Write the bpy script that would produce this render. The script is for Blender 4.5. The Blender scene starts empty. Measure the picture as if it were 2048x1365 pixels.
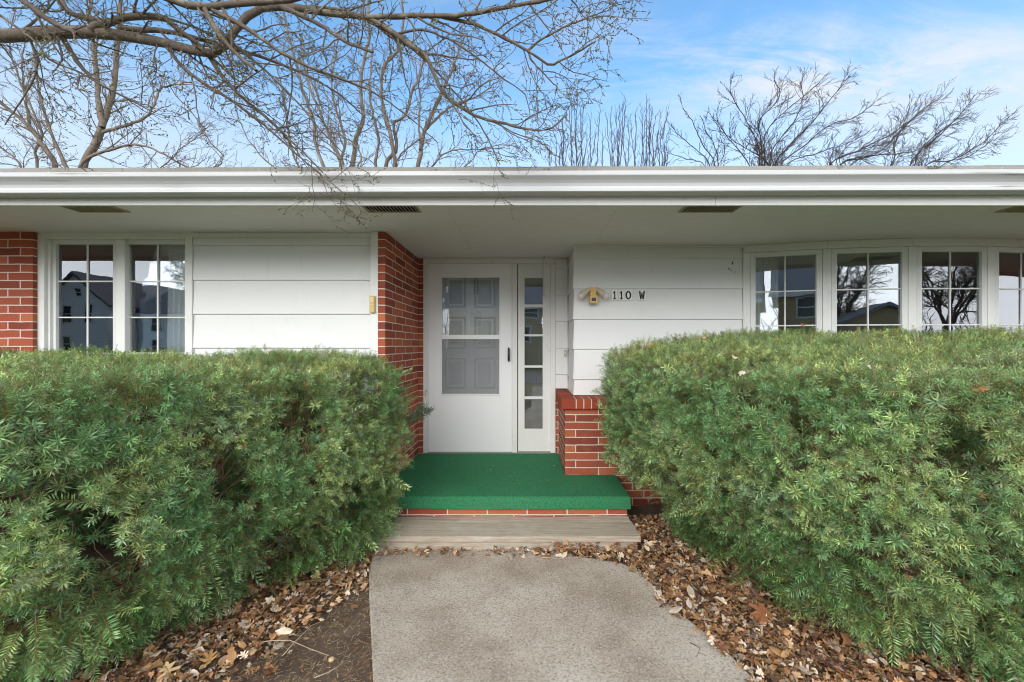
import bpy, math, random
import numpy as np
from mathutils import Vector, Matrix
R = math.radians
SC = bpy.context.scene
COL = SC.collection
# ------------------------------------------------------------------ camera, sky, sun, exposure
E = 1.39                      # eye height above the walk (m)
F, UC, VC = 860.0, 1054.0, 692.0   # focal length and principal point, in pixels of a 2048 px wide picture
cd = bpy.data.cameras.new("camera"); cam = bpy.data.objects.new("camera", cd); COL.objects.link(cam)
cam.location = (0, 0, E); cam.rotation_euler = (R(90), 0, 0)
cd.sensor_width = 36; cd.lens = F / 2048 * 36
cd.shift_x = -(UC - 1024) / 2048; cd.shift_y = (VC - 682.5) / 2048
cd.clip_start = 0.05; cd.clip_end = 2000
SC.camera = cam
SC.view_settings.view_transform = 'Standard'; SC.view_settings.look = 'None'
SC.view_settings.exposure = 1.15; SC.view_settings.gamma = 1
SC.view_settings.use_curve_mapping = False
SC.cycles.use_denoising = True; SC.cycles.filter_width = 1.05
SC.cycles.max_bounces = 8; SC.cycles.diffuse_bounces = 4; SC.cycles.glossy_bounces = 4
SC.cycles.transmission_bounces = 6; SC.cycles.transparent_max_bounces = 24
SUN_EL, SUN_AZ = 27.0, 196.0   # azimuth clockwise from +Y: behind the camera, a little to the left

W = bpy.data.worlds.new("World"); SC.world = W; W.use_nodes = True
def world():
    nt = W.node_tree; N = nt.nodes; L = nt.links; N.clear()
    out = N.new('ShaderNodeOutputWorld'); bg = N.new('ShaderNodeBackground')
    sky = N.new('ShaderNodeTexSky'); sky.sky_type = 'NISHITA'; sky.sun_disc = False
    sky.sun_elevation = R(SUN_EL); sky.sun_rotation = R(SUN_AZ)
    sky.air_density = 1.0; sky.dust_density = 0.3; sky.ozone_density = 2.0
    tc = N.new('ShaderNodeTexCoord')
    def M(op, a, b=None, c=None, clamp=False):
        n = N.new('ShaderNodeMath'); n.operation = op; n.use_clamp = clamp
        for i, x in enumerate((a, b, c)):
            if x is None: continue
            if isinstance(x, (int, float)): n.inputs[i].default_value = x
            else: L.new(x, n.inputs[i])
        return n.outputs[0]
    def ramp(x, lo, hi):
        n = N.new('ShaderNodeMapRange'); n.interpolation_type = 'SMOOTHSTEP'
        n.inputs[1].default_value = lo; n.inputs[2].default_value = hi; L.new(x, n.inputs[0]); return n.outputs[0]
    sp = N.new('ShaderNodeSeparateXYZ'); L.new(tc.outputs['Generated'], sp.inputs[0])
    x, y, z = sp.outputs
    den = M('ADD', M('MAXIMUM', z, 0.0), 0.22)
    cb = N.new('ShaderNodeCombineXYZ'); L.new(M('DIVIDE', x, den), cb.inputs[0]); L.new(M('DIVIDE', y, den), cb.inputs[1])
    def noise(sx, sy, ang, scale, detail, rough, dist, off):
        mp = N.new('ShaderNodeMapping'); L.new(cb.outputs[0], mp.inputs[0])
        mp.inputs['Scale'].default_value = (sx, sy, 1); mp.inputs['Rotation'].default_value = (0, 0, R(ang)); mp.inputs['Location'].default_value = off
        t = N.new('ShaderNodeTexNoise'); L.new(mp.outputs[0], t.inputs[0])
        t.inputs['Scale'].default_value = scale; t.inputs['Detail'].default_value = detail
        t.inputs['Roughness'].default_value = rough; t.inputs['Distortion'].default_value = dist
        return t.outputs[0]
    wisp = noise(0.7, 1.5, -14, 1.5, 9, 0.62, 0.9, (3.2, 1.3, 0))
    fine = noise(0.6, 2.2, -20, 4.0, 8, 0.7, 1.2, (0.3, 5.1, 0))
    broad = noise(1, 1, 0, 0.55, 3, 0.5, 0.2, (7.7, 2.0, 0))
    # a cirrus field hangs over the right, thinner elsewhere
    rx = M('DIVIDE', x, M('ADD', M('ABSOLUTE', y), 0.05)); rz = M('DIVIDE', z, M('ADD', M('ABSOLUTE', y), 0.05))
    dx = M('DIVIDE', M('SUBTRACT', rx, 0.78), 0.62); dz = M('DIVIDE', M('SUBTRACT', M('ADD', rz, M('MULTIPLY', rx, 0.04)), 0.63), 0.115)
    field = M('POWER', 2.718, M('MULTIPLY', M('ADD', M('MULTIPLY', dx, dx), M('MULTIPLY', dz, dz)), -1.0))
    w = M('ADD', M('MULTIPLY', wisp, 0.62), M('MULTIPLY', fine, 0.38))
    c1 = M('MULTIPLY', ramp(w, 0.36, 0.60), M('MULTIPLY', field, 1.25))
    c2 = M('MULTIPLY', ramp(w, 0.48, 0.72), M('MULTIPLY', ramp(broad, 0.42, 0.62), 0.32))
    low = M('MULTIPLY', ramp(M('MULTIPLY', z, -1), -0.52, -0.30), 0.62)
    back = M('MULTIPLY', ramp(M('MULTIPLY', y, -1), -0.15, 0.35), 0.93)
    up = M('MULTIPLY', ramp(z, 0.75, 0.95), 0.35)
    veil = M('SUBTRACT', 1.0, M('MULTIPLY', M('SUBTRACT', 1.0, low), M('MULTIPLY', M('SUBTRACT', 1.0, c1, None, True), M('SUBTRACT', 1.0, c2, None, True))), None, True)
    tot = M('MAXIMUM', M('MAXIMUM', M('MULTIPLY', veil, 0.97), back), up, None)
    # clouds behind the camera are thicker and brighter than the thin veil in front
    bright = M('ADD', 4.25, M('MULTIPLY', back, M('MULTIPLY', M('ADD', 6.8, M('MULTIPLY', wisp, 5.0)), M('SUBTRACT', 1.38, M('MULTIPLY', z, 1.25)))))
    cl = N.new('ShaderNodeVectorMath'); cl.operation = 'SCALE'; cl.inputs[0].default_value = (0.93, 0.965, 1.0); L.new(bright, cl.inputs['Scale'])
    tint = N.new('ShaderNodeMix'); tint.data_type = 'RGBA'; tint.blend_type = 'MULTIPLY'; tint.inputs[0].default_value = 1
    L.new(sky.outputs[0], tint.inputs[6]); tint.inputs[7].default_value = (1.06, 1.40, 1.46, 1)
    mx = N.new('ShaderNodeMix'); mx.data_type = 'RGBA'
    L.new(tot, mx.inputs[0]); L.new(tint.outputs[2], mx.inputs[6]); L.new(cl.outputs[0], mx.inputs[7])
    L.new(mx.outputs[2], bg.inputs[0]); bg.inputs[1].default_value = 0.1
    L.new(bg.outputs[0], out.inputs[0])
world()
sl = bpy.data.lights.new("sun", 'SUN'); sl.energy = 1.1; sl.angle = R(40); sl.color = (1, 0.96, 0.9)
so = bpy.data.objects.new("sun", sl); COL.objects.link(so)
sd = Vector((math.sin(R(SUN_AZ)) * math.cos(R(SUN_EL)), math.cos(R(SUN_AZ)) * math.cos(R(SUN_EL)), math.sin(R(SUN_EL))))
so.rotation_euler = sd.to_track_quat('Z', 'Y').to_euler(); so.location = (-4, -8, 12)

# ------------------------------------------------------------------ helpers
def P(u, v, D): return ((u - UC) / F * D, D, E + (VC - v) / F * D)      # where the sight line of a picture point is D metres away
def XU(u, D): return (u - UC) / F * D
def ZV(v, D): return E + (VC - v) / F * D
ORG = {}
def tag(o, label=None, cat=None, group=None, kind=None):
    if label: o['label'] = label
    if cat: o['category'] = cat
    if group: o['group'] = group
    if kind: o['kind'] = kind
    return o
def empty(name, loc, label, cat, group=None):
    o = bpy.data.objects.new(name, None); COL.objects.link(o); o.location = loc; o.empty_display_size = 0.1
    ORG[o.name] = Vector(loc); return tag(o, label, cat, group)
def make_obj(name, V, faces, mat, parent=None, loc=None, uv=None, smooth=False, bevel=0, col=None, matidx=None, solid=0):
    """V in world coordinates; the mesh is stored relative to its thing's base."""
    V = np.asarray(V, dtype=np.float64)
    if parent is not None: org = np.array(ORG[parent.name])
    elif loc is not None: org = np.array(loc, dtype=float)
    else: org = np.zeros(3)
    me = bpy.data.meshes.new(name)
    if isinstance(faces, np.ndarray):
        n, k = faces.shape
        me.vertices.add(len(V)); me.vertices.foreach_set('co', (V - org).astype(np.float32).ravel())
        me.loops.add(n * k); me.loops.foreach_set('vertex_index', faces.astype(np.int32).ravel())
        me.polygons.add(n); me.polygons.foreach_set('loop_start', (np.arange(n) * k).astype(np.int32))
        me.update(calc_edges=True)
    else:
        me.from_pydata((V - org).tolist(), [], faces); me.update()
    for m in (mat if isinstance(mat, (list, tuple)) else [mat]): me.materials.append(m)
    if matidx is not None: me.polygons.foreach_set('material_index', np.asarray(matidx, dtype=np.int32))
    if smooth: me.polygons.foreach_set('use_smooth', np.ones(len(me.polygons), dtype=bool))
    if uv is not None:
        l = me.uv_layers.new(name='UVMap')
        buf = np.zeros((len(me.loops), 2), dtype=np.float32)
        for p in me.polygons:
            nx = p.normal
            for li in p.loop_indices:
                buf[li] = uv(V[me.loops[li].vertex_index], nx)
        l.data.foreach_set('uv', buf.ravel())
    if col is not None:
        a = me.color_attributes.new('Col', 'FLOAT_COLOR', 'POINT')
        c = np.ones((len(V), 4), dtype=np.float32); c[:, :3] = col; a.data.foreach_set('color', c.ravel())
    o = bpy.data.objects.new(name, me); COL.objects.link(o)
    if parent is not None: o.parent = parent; ORG[o.name] = ORG[parent.name]
    else: o.location = org; ORG[o.name] = Vector(org)
    if solid:
        s = o.modifiers.new('solid', 'SOLIDIFY'); s.thickness = solid; s.offset = 0
    if bevel:
        b = o.modifiers.new('bevel', 'BEVEL'); b.width = bevel; b.segments = 2; b.limit_method = 'ANGLE'; b.angle_limit = R(40)
    return o
class MB:
    def __init__(s): s.v = []; s.f = []
    def add(s, V, Fc):
        n = len(s.v); s.v += [tuple(map(float, p)) for p in V]; s.f += [tuple(i + n for i in f) for f in Fc]; return s
    def box(s, x0, x1, y0, y1, z0, z1):
        return s.add([(x0,y0,z0),(x1,y0,z0),(x1,y1,z0),(x0,y1,z0),(x0,y0,z1),(x1,y0,z1),(x1,y1,z1),(x0,y1,z1)],
                     [(0,3,2,1),(4,5,6,7),(0,1,5,4),(1,2,6,5),(2,3,7,6),(3,0,4,7)])
    def obox(s, o, ax, ay, az):      # box from a corner and three edge vectors
        o, ax, ay, az = map(Vector, (o, ax, ay, az))
        c = [o, o+ax, o+ax+ay, o+ay]; c += [p+az for p in c]
        return s.add(c, [(0,3,2,1),(4,5,6,7),(0,1,5,4),(1,2,6,5),(2,3,7,6),(3,0,4,7)])
    def extrude_x(s, prof, x0, x1, closed=True):   # prof: list of (y, z)
        n = len(prof); V = [(x0, y, z) for y, z in prof] + [(x1, y, z) for y, z in prof]
        Fc = [(i, (i+1) % n, n + (i+1) % n, n + i) for i in range(n if closed else n - 1)]
        if closed: Fc += [tuple(range(n))[::-1], tuple(range(n, 2*n))]
        return s.add(V, Fc)
    def extrude_z(s, poly, z0, z1):
        n = len(poly); V = [(x, y, z0) for x, y in poly] + [(x, y, z1) for x, y in poly]
        return s.add(V, [(i, (i+1) % n, n + (i+1) % n, n + i) for i in range(n)] + [tuple(range(n))[::-1], tuple(range(n, 2*n))])
    def extrude_y(s, poly, y0, y1):   # poly of (x, z)
        n = len(poly); V = [(x, y0, z) for x, z in poly] + [(x, y1, z) for x, z in poly]
        return s.add(V, [(i, (i+1) % n, n + (i+1) % n, n + i) for i in range(n)] + [tuple(range(n))[::-1], tuple(range(n, 2*n))])
    def tube(s, pts, rad, k=8, caps=True):
        pts = [Vector(p) for p in pts]; n = len(pts)
        rad = rad if hasattr(rad, '__len__') else [rad] * n
        up = None; base = len(s.v); Fc = []
        for i, p in enumerate(pts):
            t = (pts[min(i+1, n-1)] - pts[max(i-1, 0)]).normalized()
            if up is None: up = t.orthogonal().normalized()
            up = (up - t * up.dot(t)).normalized(); w = t.cross(up)
            for j in range(k):
                a = 2 * math.pi * j / k; s.v.append(tuple(p + (up * math.cos(a) + w * math.sin(a)) * rad[i]))
        for i in range(n - 1):
            for j in range(k):
                s.f.append((base+i*k+j, base+i*k+(j+1) % k, base+(i+1)*k+(j+1) % k, base+(i+1)*k+j))
        if caps: s.f += [tuple(base+j for j in range(k))[::-1], tuple(base+(n-1)*k+j for j in range(k))]
        return s
    def ball(s, c, r, nu=12, nv=8, sc=(1,1,1)):
        base = len(s.v); c = Vector(c)
        for i in range(nv + 1):
            t = math.pi * i / nv
            for j in range(nu):
                a = 2 * math.pi * j / nu
                s.v.append((c.x + r*sc[0]*math.sin(t)*math.cos(a), c.y + r*sc[1]*math.sin(t)*math.sin(a), c.z + r*sc[2]*math.cos(t)))
        for i in range(nv):
            for j in range(nu): s.f.append((base+i*nu+j, base+(i+1)*nu+j, base+(i+1)*nu+(j+1) % nu, base+i*nu+(j+1) % nu))
        return s
    def build(s, name, mat, parent=None, **kw): return make_obj(name, s.v, s.f, mat, parent, **kw)
def tubes(paths, radii, k):
    """many polylines of the same point count -> V, F arrays. paths (N,P,3), radii (N,P)"""
    N, Pn, _ = paths.shape
    t = np.empty_like(paths); t[:, 1:-1] = paths[:, 2:] - paths[:, :-2]; t[:, 0] = paths[:, 1] - paths[:, 0]; t[:, -1] = paths[:, -1] - paths[:, -2]
    t /= np.linalg.norm(t, axis=2, keepdims=True) + 1e-9
    ref = np.where(np.abs(t[:, :1, 2:3]) > 0.8, np.array([1., 0, 0]), np.array([0, 0, 1.])); ref = np.broadcast_to(ref, t.shape)
    a = np.cross(t, ref); a /= np.linalg.norm(a, axis=2, keepdims=True) + 1e-9; b = np.cross(t, a)
    ang = np.arange(k) * 2 * np.pi / k
    V = paths[:, :, None] + radii[:, :, None, None] * (a[:, :, None] * np.cos(ang)[None, None, :, None] + b[:, :, None] * np.sin(ang)[None, None, :, None])
    idx = np.arange(N * Pn * k).reshape(N, Pn, k)
    f = np.stack([idx[:, :-1], np.roll(idx, -1, 2)[:, :-1], np.roll(idx, -1, 2)[:, 1:], idx[:, 1:]], -1).reshape(-1, 4)
    return V.reshape(-1, 3), f

# ------------------------------------------------------------------ materials
class MT:
    def __init__(s, name, rough=0.6, spec=0.4):
        s.m = bpy.data.materials.new(name); s.m.use_nodes = True; s.nt = s.m.node_tree; s.N = s.nt.nodes; s.L = s.nt.links
        s.b = s.N['Principled BSDF']; s.b.inputs['Roughness'].default_value = rough; s.b.inputs['Specular IOR Level'].default_value = spec
        s.geo = s.N.new('ShaderNodeNewGeometry')
    def vec(s, scale=(1, 1, 1), src=None):
        mp = s.N.new('ShaderNodeMapping'); s.L.new(src or s.geo.outputs['Position'], mp.inputs[0]); mp.inputs['Scale'].default_value = scale; return mp.outputs[0]
    def noise(s, scale, detail=4, rough=0.55, stretch=(1, 1, 1), dist=0, src=None):
        n = s.N.new('ShaderNodeTexNoise'); s.L.new(s.vec(stretch, src), n.inputs[0])
        n.inputs['Scale'].default_value = scale; n.inputs['Detail'].default_value = detail; n.inputs['Roughness'].default_value = rough; n.inputs['Distortion'].default_value = dist
        return n.outputs[0]
    def vor(s, scale, stretch=(1, 1, 1), out='Distance', rnd=1.0):
        n = s.N.new('ShaderNodeTexVoronoi'); s.L.new(s.vec(stretch), n.inputs[0]); n.inputs['Scale'].default_value = scale; n.inputs['Randomness'].default_value = rnd
        return n.outputs[out]
    def ramp(s, x, stops):
        n = s.N.new('ShaderNodeValToRGB'); s.L.new(x, n.inputs[0]); cr = n.color_ramp
        while len(cr.elements) < len(stops): cr.elements.new(0.5)
        for e, (p, c) in zip(cr.elements, stops):
            e.position = p; e.color = (c, c, c, 1) if isinstance(c, (int, float)) else (*c, 1)
        return n.outputs[0]
    def mix(s, f, a, b, mode='MIX'):
        n = s.N.new('ShaderNodeMix'); n.data_type = 'RGBA'; n.blend_type = mode
        for i, x in ((0, f), (6, a), (7, b)):
            if isinstance(x, (int, float)): n.inputs[i].default_value = x if i == 0 else (x, x, x, 1)
            elif isinstance(x, tuple): n.inputs[i].default_value = (*x, 1)
            else: s.L.new(x, n.inputs[i])
        return n.outputs[2]
    def math(s, op, a, b, clamp=False):
        n = s.N.new('ShaderNodeMath'); n.operation = op; n.use_clamp = clamp
        for i, x in enumerate((a, b)):
            if isinstance(x, (int, float)): n.inputs[i].default_value = x
            else: s.L.new(x, n.inputs[i])
        return n.outputs[0]
    def color(s, c):
        if isinstance(c, tuple): s.b.inputs['Base Color'].default_value = (*c, 1)
        else: s.L.new(c, s.b.inputs['Base Color'])
        return s
    def bump(s, h, strength=0.3, dist=0.005):
        n = s.N.new('ShaderNodeBump'); n.inputs['Strength'].default_value = strength; n.inputs['Distance'].default_value = dist
        s.L.new(h, n.inputs['Height']); s.L.new(n.outputs[0], s.b.inputs['Normal']); return s
def plain(name, c, rough=0.6, spec=0.4, var=0.12, scale=6, bump=0.0, metal=0):
    t = MT(name, rough, spec); n = t.noise(scale, 5)
    t.color(t.mix(n, tuple(x * (1 - var) for x in c), tuple(min(1, x * (1 + var)) for x in c)))
    if bump: t.bump(t.noise(scale * 30, 3), bump, 0.002)
    t.b.inputs['Metallic'].default_value = metal
    return t.m
def paint(name, c, dirt=0.35, grain=True):
    """white house paint with faint runs, dust and wood grain"""
    t = MT(name, 0.5, 0.35)
    a = t.noise(3.0, 6, 0.6, (1, 1, 2.2)); d = t.noise(14, 6, 0.7, (1, 1, 0.35))
    base = t.mix(a, tuple(x * 0.93 for x in c), c)
    dm = t.ramp(d, [(0.56, 0.0), (0.82, dirt)])
    t.color(t.mix(dm, base, (c[0] * 0.62, c[1] * 0.60, c[2] * 0.54)))
    if grain: t.bump(t.noise(30, 5, 0.6, (0.5, 0.5, 9)), 0.12, 0.0012)
    return t.m
def brick_mat(name, offset=0.3333):
    t = MT(name, 0.85, 0.2); uv = t.N.new('ShaderNodeUVMap').outputs[0]
    wob = t.noise(7, 3, 0.5); wv = t.N.new('ShaderNodeVectorMath'); wv.operation = 'MULTIPLY_ADD'
    t.L.new(wob, wv.inputs[0]); wv.inputs[1].default_value = (0.007, 0.010, 0); t.L.new(uv, wv.inputs[2])
    b = t.N.new('ShaderNodeTexBrick'); t.L.new(wv.outputs[0], b.inputs[0])
    b.offset = offset; b.offset_frequency = 2; b.squash = 1
    for k, v in (('Scale', 1.0), ('Mortar Size', 0.0046), ('Mortar Smooth', 0.12), ('Brick Width', 0.305), ('Row Height', 0.0677), ('Bias', 0.0)): b.inputs[k].default_value = v
    b.inputs['Color1'].default_value = (0, 0, 0, 1); b.inputs['Color2'].default_value = (1, 1, 1, 1); b.inputs['Mortar'].default_value = (0.5, 0.5, 0.5, 1)
    bc = t.ramp(b.outputs['Color'], [(0.0, (0.22, 0.056, 0.037)), (0.35, (0.33, 0.080, 0.046)), (0.7, (0.40, 0.106, 0.056)), (1.0, (0.50, 0.155, 0.072))])
    sp = t.noise(120, 4, 0.7); bl = t.noise(9, 4, 0.6)
    bc = t.mix(t.ramp(sp, [(0.35, 0.32), (0.7, 0.0)]), bc, (0.13, 0.03, 0.02)); bc = t.mix(t.ramp(bl, [(0.55, 0.0), (0.8, 0.3)]), bc, (0.45, 0.16, 0.09))
    mc = t.mix(t.noise(60, 4), (0.50, 0.41, 0.34), (0.70, 0.62, 0.54))
    t.color(t.mix(b.outputs['Fac'], bc, mc))
    h = t.mix(0.25, t.math('SUBTRACT', 1.0, b.outputs['Fac']), sp)
    t.bump(h, 0.55, 0.005)
    return t.m
M_BRICK = brick_mat('red_brick')
def island_brick():
    t = MT('red_sill_brick', 0.85, 0.2)
    c = t.ramp(t.geo.outputs['Random Per Island'], [(0.0, (0.25, 0.045, 0.027)), (0.5, (0.32, 0.06, 0.03)), (1.0, (0.40, 0.09, 0.038))])
    sp = t.noise(120, 4, 0.7); t.color(t.mix(t.ramp(sp, [(0.35, 0.35), (0.7, 0.0)]), c, (0.14, 0.035, 0.022))); t.bump(sp, 0.3, 0.002)
    return t.m
M_SILLBRICK = island_brick()
M_MORTAR = plain('mortar', (0.55, 0.47, 0.40), 0.9, 0.1, 0.2, 20, 0.3)
M_WHITE = paint('white_siding_paint', (0.73, 0.725, 0.722), 0.26)
M_TRIM = paint('white_trim_paint', (0.74, 0.735, 0.715), 0.5)
M_SASH = paint('white_sash_paint', (0.70, 0.70, 0.69), 0.35)
M_DOOR = plain('white_door_enamel', (0.78, 0.78, 0.79), 0.35, 0.5, 0.02, 2)
M_INDOOR = plain('inner_door_paint', (0.72, 0.73, 0.75), 0.45, 0.4, 0.03, 3)
M_DPANEL_SHADE = plain('door_panel_trim', (0.50, 0.51, 0.53), 0.5, 0.4, 0.03, 3)  # greyer than the door paint: shade around the panel mouldings put into the colour
M_FASCIA = paint('fascia_paint', (0.66, 0.66, 0.645), 0.3)
def soffit_mat():
    t = MT('soffit_paint', 0.8, 0.15)
    a = t.noise(2.5, 6, 0.6); g = t.noise(40, 4, 0.65, (0.18, 2.6, 1))
    c = t.mix(a, (0.68, 0.66, 0.64), (0.76, 0.74, 0.72)); c = t.mix(t.ramp(g, [(0.4, 0.25), (0.62, 0.0)]), c, (0.50, 0.485, 0.47))
    t.color(c); t.bump(g, 0.25, 0.002); return t.m
M_SOFFIT = soffit_mat()
def gutter_mat():
    t = MT('gutter_enamel', 0.38, 0.45)
    n = t.noise(5, 6, 0.6, (0.25, 1, 6)); s2 = t.noise(1.1, 3, 0.5, (1, 1, 1))
    st = t.math('MULTIPLY', t.ramp(n, [(0.58, 0.0), (0.68, 0.9)]), t.ramp(s2, [(0.5, 0.0), (0.62, 1.0)]))
    fine = t.ramp(t.noise(90, 3), [(0.66, 0.0), (0.78, 0.35)])
    t.color(t.mix(fine, t.mix(st, (0.50, 0.505, 0.51), (0.13, 0.115, 0.09)), (0.35, 0.33, 0.3))); return t.m
M_GUTTER = gutter_mat()
def roof_mat():
    t = MT('shingle_edge', 0.9, 0.1)
    a = t.noise(4, 6, 0.65, (0.5, 1, 2)); c = t.mix(a, (0.20, 0.19, 0.17), (0.38, 0.36, 0.33))
    l = t.ramp(t.noise(7, 6, 0.7, (0.5, 1, 1)), [(0.55, 0.0), (0.63, 1.0)]); c = t.mix(l, c, (0.07, 0.062, 0.04)); c = t.mix(t.ramp(t.noise(50, 3), [(0.6, 0.0), (0.75, 0.6)]), c, (0.45, 0.43, 0.38))
    t.color(c); t.bump(t.noise(110, 3), 0.6, 0.003); return t.m
M_ROOF = roof_mat()
def wood_mat():
    t = MT('weathered_wood', 0.9, 0.15)
    g = t.noise(9, 8, 0.68, (0.35, 9, 9), 0.6); f = t.noise(60, 6, 0.7, (0.10, 3, 3)); b = t.noise(3.2, 5, 0.6)
    c = t.ramp(g, [(0.28, (0.27, 0.215, 0.16)), (0.5, (0.45, 0.38, 0.30)), (0.7, (0.56, 0.50, 0.425))])
    c = t.mix(t.ramp(f, [(0.42, 0.38), (0.56, 0.0)]), c, (0.17, 0.135, 0.10)); c = t.mix(t.ramp(b, [(0.55, 0.0), (0.7, 0.75)]), c, (0.46, 0.43, 0.38))
    t.color(c); t.bump(t.mix(0.5, g, f), 0.6, 0.004); return t.m
M_WOOD = wood_mat()
def turf_mat():
    t = MT('green_turf_carpet', 0.95, 0.1)
    v = t.noise(240, 3, 0.7); w = t.noise(110, 4, 0.7); l = t.noise(3.0, 5, .65)
    c = t.mix(l, (0.038, 0.185, 0.082), (0.056, 0.24, 0.112)); c = t.mix(t.ramp(w, [(0.38, 0.6), (0.56, 0.0)]), c, (0.010, 0.075, 0.038))
    c = t.mix(t.ramp(v, [(0.58, 0.0), (0.72, 0.7)]), c, (0.085, 0.25, 0.15))
    t.color(c); t.bump(t.mix(0.5, v, w), 0.9, 0.006); return t.m
M_TURF = turf_mat()
def concrete_mat():
    t = MT('walk_concrete', 0.92, 0.15)
    a = t.noise(1.6, 6, 0.6); s1 = t.vor(150, out='Color'); s2 = t.noise(85, 6, 0.85); s3 = t.noise(300, 2, 0.6)
    sep = t.N.new('ShaderNodeSeparateColor'); t.L.new(s1, sep.inputs[0])
    c = t.ramp(a, [(0.36, (0.31, 0.245, 0.184)), (0.5, (0.45, 0.38, 0.305)), (0.62, (0.53, 0.47, 0.395))])
    c = t.mix(t.ramp(sep.outputs[0], [(0.0, 0.75), (0.30, 0.0)]), c, (0.20, 0.165, 0.135))
    c = t.mix(t.ramp(sep.outputs[1], [(0.80, 0.0), (1.0, 0.65)]), c, (0.54, 0.51, 0.465))
    c = t.mix(t.ramp(s2, [(0.38, 0.65), (0.5, 0.0)]), c, (0.14, 0.112, 0.088)); c = t.mix(t.ramp(s2, [(0.54, 0.0), (0.66, 0.6)]), c, (0.60, 0.56, 0.51))
    c = t.mix(t.ramp(t.noise(5.5, 5, 0.7), [(0.60, 0.0), (0.70, 0.35)]), c, (0.20, 0.17, 0.13)); c = t.mix(t.ramp(t.noise(9, 5, 0.6), [(0.69, 0.0), (0.735, 0.6)]), c, (0.11, 0.11, 0.045))
    t.color(c); t.bump(t.mix(0.5, s2, s3), 0.5, 0.004); return t.m
M_CONC = concrete_mat()
def soil_mat():
    t = MT('dark_soil', 0.95, 0.1)
    a = t.noise(6, 6, 0.7); b = t.noise(90, 5, 0.7)
    c = t.ramp(a, [(0.3, (0.085, 0.060, 0.045)), (0.6, (0.16, 0.115, 0.088)), (0.8, (0.23, 0.17, 0.13))]); c = t.mix(t.ramp(b, [(0.55, 0.0), (0.75, 0.7)]), c, (0.24, 0.18, 0.12))
    t.color(c); t.bump(b, 0.9, 0.01); return t.m
M_SOIL = soil_mat()
def bark_mat(name, c0, c1, c2, scale=40):
    t = MT(name, 0.9, 0.15)
    a = t.noise(scale, 6, 0.65); l = t.noise(scale * 0.35, 5, 0.6)
    c = t.mix(a, c0, c1); c = t.mix(t.ramp(l, [(0.52, 0.0), (0.68, 0.7)]), c, c2)
    t.color(c); t.bump(a, 0.7, 0.006); return t.m
M_BARK = bark_mat('near_tree_bark', (0.07, 0.054, 0.042), (0.19, 0.155, 0.125), (0.26, 0.23, 0.17))
M_BARK2 = bark_mat('far_tree_bark', (0.10, 0.080, 0.064), (0.21, 0.17, 0.138), (0.28, 0.24, 0.19), 6)
M_BARK3 = bark_mat('dark_tree_bark', (0.035, 0.028, 0.025), (0.085, 0.068, 0.058), (0.11, 0.09, 0.075), 6)
def attr_mat(name, rough=0.45, spec=0.4, trans=0.0, gain=1.0):
    t = MT(name, rough, spec); a = t.N.new('ShaderNodeVertexColor'); a.layer_name = 'Col'
    c = a.outputs[0]
    t.color(c)
    if trans:
        tr = t.N.new('ShaderNodeBsdfTranslucent'); t.L.new(c, tr.inputs[0]); mx = t.N.new('ShaderNodeMixShader'); mx.inputs[0].default_value = trans
        o = t.N['Material Output']; t.L.new(t.b.outputs[0], mx.inputs[1]); t.L.new(tr.outputs[0], mx.inputs[2]); t.L.new(mx.outputs[0], o.inputs[0])
    return t.m
M_NEEDLE = attr_mat('yew_foliage', 0.40, 0.55, 0.24)
M_LEAF = attr_mat('dry_leaf', 0.7, 0.25, 0.18)
M_BUD = attr_mat('bud', 0.6, 0.3, 0.1)
M_HBRANCH = bark_mat('yew_bark', (0.12, 0.07, 0.045), (0.28, 0.17, 0.105), (0.36, 0.25, 0.17), 60)
def glass_mat(name, refl=0.22, tint=(0.85, 0.88, 0.87), wobble=0.02):
    m = bpy.data.materials.new(name); m.use_nodes = True; nt = m.node_tree; N = nt.nodes; L = nt.links; N.clear()
    o = N.new('ShaderNodeOutputMaterial'); tr = N.new('ShaderNodeBsdfTransparent'); tr.inputs[0].default_value = (*tint, 1)
    gl = N.new('ShaderNodeBsdfGlossy'); gl.inputs['Roughness'].default_value = 0.0; gl.inputs[0].default_value = (0.95, 0.96, 1, 1)
    fr = N.new('ShaderNodeFresnel'); fr.inputs[0].default_value = 1.5
    ad = N.new('ShaderNodeMath'); ad.use_clamp = True; L.new(fr.outputs[0], ad.inputs[0]); ad.inputs[1].default_value = refl
    g = N.new('ShaderNodeNewGeometry'); n = N.new('ShaderNodeTexNoise'); n.inputs['Scale'].default_value = 5; n.inputs['Detail'].default_value = 1; L.new(g.outputs['Position'], n.inputs[0])
    b = N.new('ShaderNodeBump'); b.inputs['Strength'].default_value = wobble; b.inputs['Distance'].default_value = 0.02; L.new(n.outputs[0], b.inputs['Height']); L.new(b.outputs[0], gl.inputs['Normal'])
    mx = N.new('ShaderNodeMixShader'); L.new(ad.outputs[0], mx.inputs[0]); L.new(tr.outputs[0], mx.inputs[1]); L.new(gl.outputs[0], mx.inputs[2]); L.new(mx.outputs[0], o.inputs[0])
    return m
M_GLASS = glass_mat('window_glass', 0.135)
M_SGLASS = glass_mat('storm_door_glass', 0.02, (0.93, 0.94, 0.93))
def sheer_mat(name, c, opac):
    m = bpy.data.materials.new(name); m.use_nodes = True; nt = m.node_tree; N = nt.nodes; L = nt.links
    tr = N.new('ShaderNodeBsdfTransparent'); mx = N.new('ShaderNodeMixShader'); mx.inputs[0].default_value = opac
    b = N['Principled BSDF']; b.inputs['Base Color'].default_value = (*c, 1); b.inputs['Roughness'].default_value = 0.9
    L.new(tr.outputs[0], mx.inputs[1]); L.new(b.outputs[0], mx.inputs[2]); L.new(mx.outputs[0], N['Material Output'].inputs[0]); return m
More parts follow.
